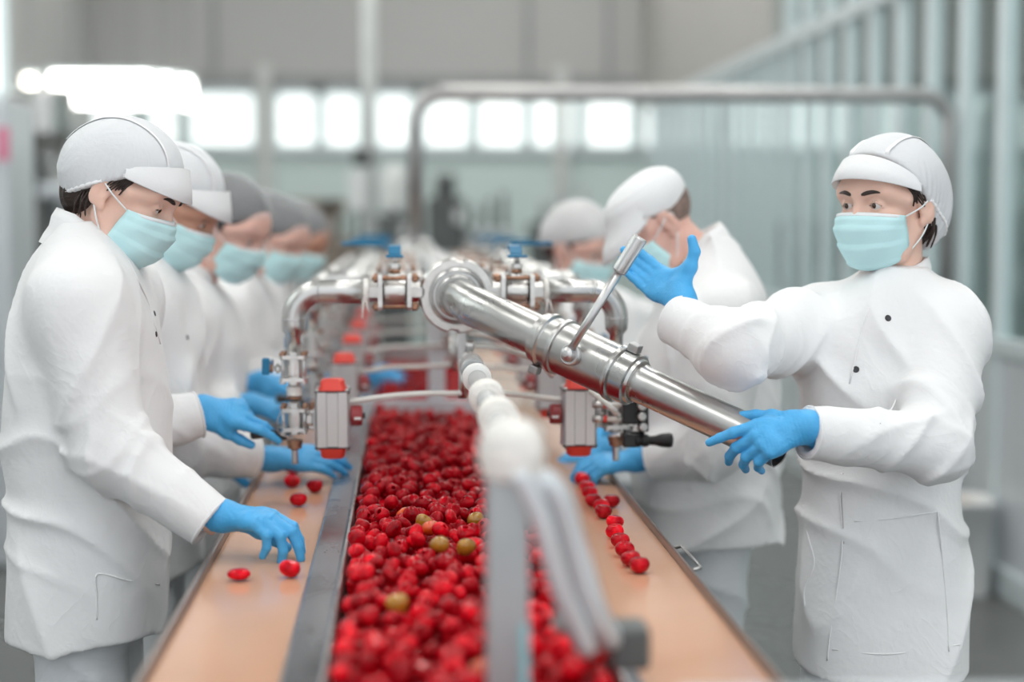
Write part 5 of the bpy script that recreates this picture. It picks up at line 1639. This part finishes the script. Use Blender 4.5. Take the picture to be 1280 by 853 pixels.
# ---- woman with the lever, right
Yr = 3.0
cR = at(1098, 700, Yr)
R1 = dict(hero=2, seed=4, label='person in white coat holding the steel outlet pipe and its lever with blue gloves',
    H=at(1110, 262, 3.0), face=(R_(270 - 52), R_(2), R_(0)), hs=1.0, skin=M['skin'], open=.62, look=-.12,
    neck=at(1122, 346, 3.02), cdir=(-.62, -.78, 0), crad=.058, chgt=.036,
    sh=[at(1020, 408, 3.05), at(1182, 410, 2.93)], el=[at(918, 436, 2.85), at(1168, 556, 2.80)], wr=[at(842, 399, 2.960), at(1008, 541, 2.725)],
    torso=rings_px([(334, 1086, 1156, .070), (352, 1066, 1178, .095), (385, 1022, 1204, .115), (420, 1004, 1218, .125), (480, 998, 1212, .13), (560, 1002, 1204, .12), (620, 1000, 1203, .12), (700, 992, 1209, .13), (790, 987, 1213, .14), (826, 986, 1213, .14)], Yr),
    waist=at(1100, 600, Yr).z, hemtilt=(-.03, .14), fdir=V3(-.55, -.83, 0), hair='low', cap='visor', visor=(.020, -.006), plane=((-.76, 0, .65), (.020, 0, .046)), vz=.014, hairfront=.122, trs=.86, bag=((-.076, 0, -.004), (.064, .080, .082), .05), sleeve=(.080, .066, .046),
    hands=[dict(W=at(853, 377, 2.975), d=(-.47, .72, .44), n=(-.30, -.85, .2), curl=[(10, 18, 12), (10, 16, 12), (10, 16, 12), (12, 18, 12)], spread=.85, thumb=(.05, .8, .25), tcurl=(10, 25), size=.93, cuff=.04),
           dict(W=at(1012, 533, 2.715), d=(-.93, .10, -.24), n=(.08, .80, -.60), curl=[(10, 8, 6), (34, 28, 20), (42, 34, 22), (46, 38, 24)], spread=1.0, thumb=(.75, .55, .30), tcurl=(4, 8), cuff=.05)],
    snaps=[(1110, 398), (1070, 462)], snap_r=.0062,
    seams=[[(1086, 385), (1074, 425), (1062, 480)], [(1052, 592), (1050, 620), (1053, 680), (1046, 740), (1038, 790), (1034, 826)], [(1004, 632), (1010, 670), (1018, 705), (1006, 735), (1006, 758)], [(1068, 652), (1110, 649), (1172, 640)], [(1172, 640), (1178, 700), (1184, 770), (1186, 815)], [(1040, 812), (1110, 818), (1200, 806)], [(1142, 420), (1120, 500), (1100, 530)]],
    dark_seams=[[(1054, 592), (1052, 620), (1055, 680)]],
    hips=[cR + V3(-.055, .03, .0), cR + V3(.055, -.02, .0)], knees=[V3(cR.x - .08, Yr + .02, .48), V3(cR.x + .09, Yr - .05, .48)], feet=[V3(cR.x - .09, Yr + .06, 0), V3(cR.x + .10, Yr, 0)])
# ---- man behind her, facing the right belt
Ym = 3.65
cm = at(884, 650, Ym)
R2 = dict(hero=2, seed=6, label='person with cropped hair and white peaked cap bent over the right belt',
    H=at(822, 284, Ym), face=(R_(180 + 8), R_(36), R_(4)), hs=.97, skin=M['skin_pink'], open=.5,
    neck=at(882, 314, Ym), cdir=(-1, -.1, -.1), crad=.062, chgt=.040,
    sh=[at(868, 392, 3.84), at(904, 396, 3.47)], el=[at(838, 545, 3.88), at(892, 560, 3.43)], wr=[at(770, 560, 3.86), at(812, 572, 3.50)],
    torso=rings_px([(298, 868, 914, .070), (314, 858, 928, .095), (335, 846, 942, .125), (362, 828, 956, .165), (420, 802, 968, .19), (500, 788, 974, .185), (580, 786, 975, .18), (668, 790, 974, .185)], Ym),
    waist=at(880, 560, Ym).z, fdir=V3(-1, 0, 0), hair='crop', cap='kepi',
    hands=[dict(d=(-.95, -.1, -.2), n=(-.2, 0, -1), curl=CR(20, 30, 20)), dict(d=(-.95, -.05, -.10), n=(-.1, .25, -1), curl=[(22, 34, 22), (26, 36, 22), (30, 40, 24), (36, 44, 26)], thumb=(.75, .45, .45), out=.03)],
    snaps=[(807, 532)], **{k: ([q for q in v]) for k, v in dict(hips=[V3(cm.x, Ym + .075, .80), V3(cm.x, Ym - .075, .80)], knees=[V3(cm.x - .02, Ym + .09, .48), V3(cm.x - .02, Ym - .09, .48)], feet=[V3(cm.x, Ym + .09, 0), V3(cm.x, Ym - .09, 0)]).items()})
# ---- second left worker
def left_worker(Y, Hp, face, hero, seed, label, xl, xr, cap, hair, wrists, elb, skin, hands, cx, top, **kw):
    rows = []
    for (dy, fa, fb, o) in ((-20, .40, .62, .07), (-2, .34, .72, .09), (20, .26, .80, .12), (45, .18, .90, .15), (110, .05, 1.0, .175), (190, .02, 1.0, .175), (270, .0, 1.0, .17), (330, .03, .98, .17), (460, .02, .98, .175)):
        py = top + dy * 3.0 / Y
        rows.append((py, xl + (xr - xl) * fa, xl + (xr - xl) * fb, o))
    rg = rings_px(rows, Y)
    c = at((xl + xr) / 2, 600, Y).x
    mid = (xl + xr) / 2
    shp = [at(mid - 6, top + 78 * 3 / Y, Y - .16), at(mid + 12, top + 74 * 3 / Y, Y + .16)]
    d = dict(hero=hero, seed=seed, label=label, H=Hp, face=face, skin=skin, neck=at(xl + (xr - xl) * .52, top - 4, Y), cdir=(1, -.2, 0), sh=shp, el=elb, wr=wrists, torso=rg,
             waist=at(mid, top + 280 * 3 / Y, Y).z, fdir=V3(1, 0, 0), hair=hair, cap=cap, hands=hands, open=.55, **legs(c, Y, .075, .78))
    d.update(kw)
    return d
gr = dict(d=(.95, -.05, -.2), n=(0, .5, -.85), curl=CR(40, 60, 40), thumb=(.8, .35, .5))
fl = dict(d=(.97, .02, -.02), n=(.0, .55, -.83), curl=CR(14, 18, 14), thumb=(.8, .4, .35))
W2 = left_worker(3.55, at(214, 262, 3.55), (R_(-8), R_(30), 0), 1, 11, 'person in white visor cap and mask partly hidden behind the front left worker', 92, 254, 'visor', 'low',
    [at(320, 572, 3.52), at(250, 560, 3.75)], [at(225, 560, 3.44), at(190, 560, 3.75)], M['skin_tan'], [dict(fl, d=(.96, .1, .02)), gr], 0, 322, snaps=[(234, 422)], hs=1.0)
W3 = left_worker(4.1, at(283, 288, 4.1), (R_(-22), R_(26), 0), 1, 15, 'person in see-through hairnet over dark hair, third in the row along the left belt', 158, 306, 'net', 'net',
    [at(296, 508, 3.98), at(310, 482, 4.25)], [at(232, 520, 3.92), at(250, 505, 4.28)], M['skin_pink'], [dict(gr), dict(gr)], 0, 348, hair_mat=M['hair_grey'], hs=1.02)
W4 = left_worker(4.9, at(342, 300, 4.9), (R_(-26), R_(26), 0), 0, 19, 'person in dark hairnet, blurred, fourth in the row along the left belt', 232, 350, 'net', 'net',
    [at(372, 470, 4.8), at(372, 462, 5.1)], [at(318, 480, 4.72), at(330, 470, 5.1)], M['skin_pink'], [dict(gr), dict(gr)], 0, 338, hair_mat=M['hair_grey'])
W5 = left_worker(5.6, at(371, 303, 5.6), (R_(-16), R_(26), 0), 0, 23, 'person in dark hairnet, farthest and blurriest of the row along the left belt', 276, 372, 'net', 'net',
    [at(418, 462, 5.5), at(446, 466, 5.55)], [at(372, 470, 5.45), at(390, 468, 5.7)], M['skin_tan'], [dict(gr), dict(fl, d=(.98, 0, -.1))], 0, 330, hair_mat=M['hair_grey'])
# ---- far right worker with pale hairnet
Yf = 5.0
cf = at(768, 500, Yf)
R3 = dict(hero=1, seed=27, label='person in pale hairnet, blurred, farthest along the right belt behind the peaked cap',
    H=at(722, 312, Yf), face=(R_(-38), R_(22), 0), hs=1.06, skin=M['skin_pink'], open=.5,
    neck=at(718, 352, Yf + .05), cdir=(.7, -.6, 0),
    sh=[at(722, 405, Yf - .05), at(800, 405, Yf + .1)], el=[at(712, 485, Yf - .12), at(812, 485, Yf + .05)], wr=[at(690, 545, Yf - .3), at(750, 540, Yf - .3)],
    torso=rings_px([(342, 706, 744, .070), (352, 700, 756, .09), (364, 706, 784, .11), (388, 708, 812, .12), (440, 712, 822, .13), (520, 716, 822, .13), (600, 716, 824, .14)], Yf),
    waist=1.0, fdir=V3(.6, -.8, 0), hair='net', cap='net', net_mat=M['net_dense'], hair_mat=M['hair'],
    hands=[dict(d=(-.2, -.8, -.4), n=(0, .3, -1), curl=CR(20, 30, 20)), dict(d=(-.2, -.8, -.4), n=(0, .3, -1), curl=CR(20, 30, 20))],
    hips=[V3(cf.x - .075, Yf, .80), V3(cf.x + .075, Yf, .80)], knees=[V3(cf.x - .09, Yf, .48), V3(cf.x + .09, Yf, .48)], feet=[V3(cf.x - .09, Yf, 0), V3(cf.x + .09, Yf, 0)])
for sp in (W1, R1, R2, W2, W3, W4, W5, R3):
    person(sp)
# ------------------------------------------------------------------ camera, light
cam = bpy.data.cameras.new('camera'); co = bpy.data.objects.new('camera', cam); COL.objects.link(co)
co.location = CAM; co.rotation_euler = (PI / 2 - PITCH, 0, -YAW)
cam.sensor_width = 36.0; cam.lens = FPX * 36 / 1280
cam.dof.use_dof = True; cam.dof.focus_distance = 2.90; cam.dof.aperture_fstop = 1.2
cam.dof.aperture_blades = 0
cam.clip_start = .05
SC.camera = co
w = bpy.data.worlds.new('world'); SC.world = w; w.use_nodes = True
bg = w.node_tree.nodes['Background']; bg.inputs['Color'].default_value = (.93, .97, 1.0, 1); bg.inputs['Strength'].default_value = 1.12
SC.view_settings.view_transform = 'Standard'; SC.view_settings.look = 'None'
SC.view_settings.gamma = 1.0; SC.view_settings.use_curve_mapping = False
SC.view_settings.exposure = 0.12
try:
    SC.cycles.use_denoising = True
    SC.cycles.max_bounces = 6; SC.cycles.diffuse_bounces = 3; SC.cycles.glossy_bounces = 4; SC.cycles.transparent_max_bounces = 12
    SC.cycles.sample_clamp_indirect = 6
except Exception:
    pass
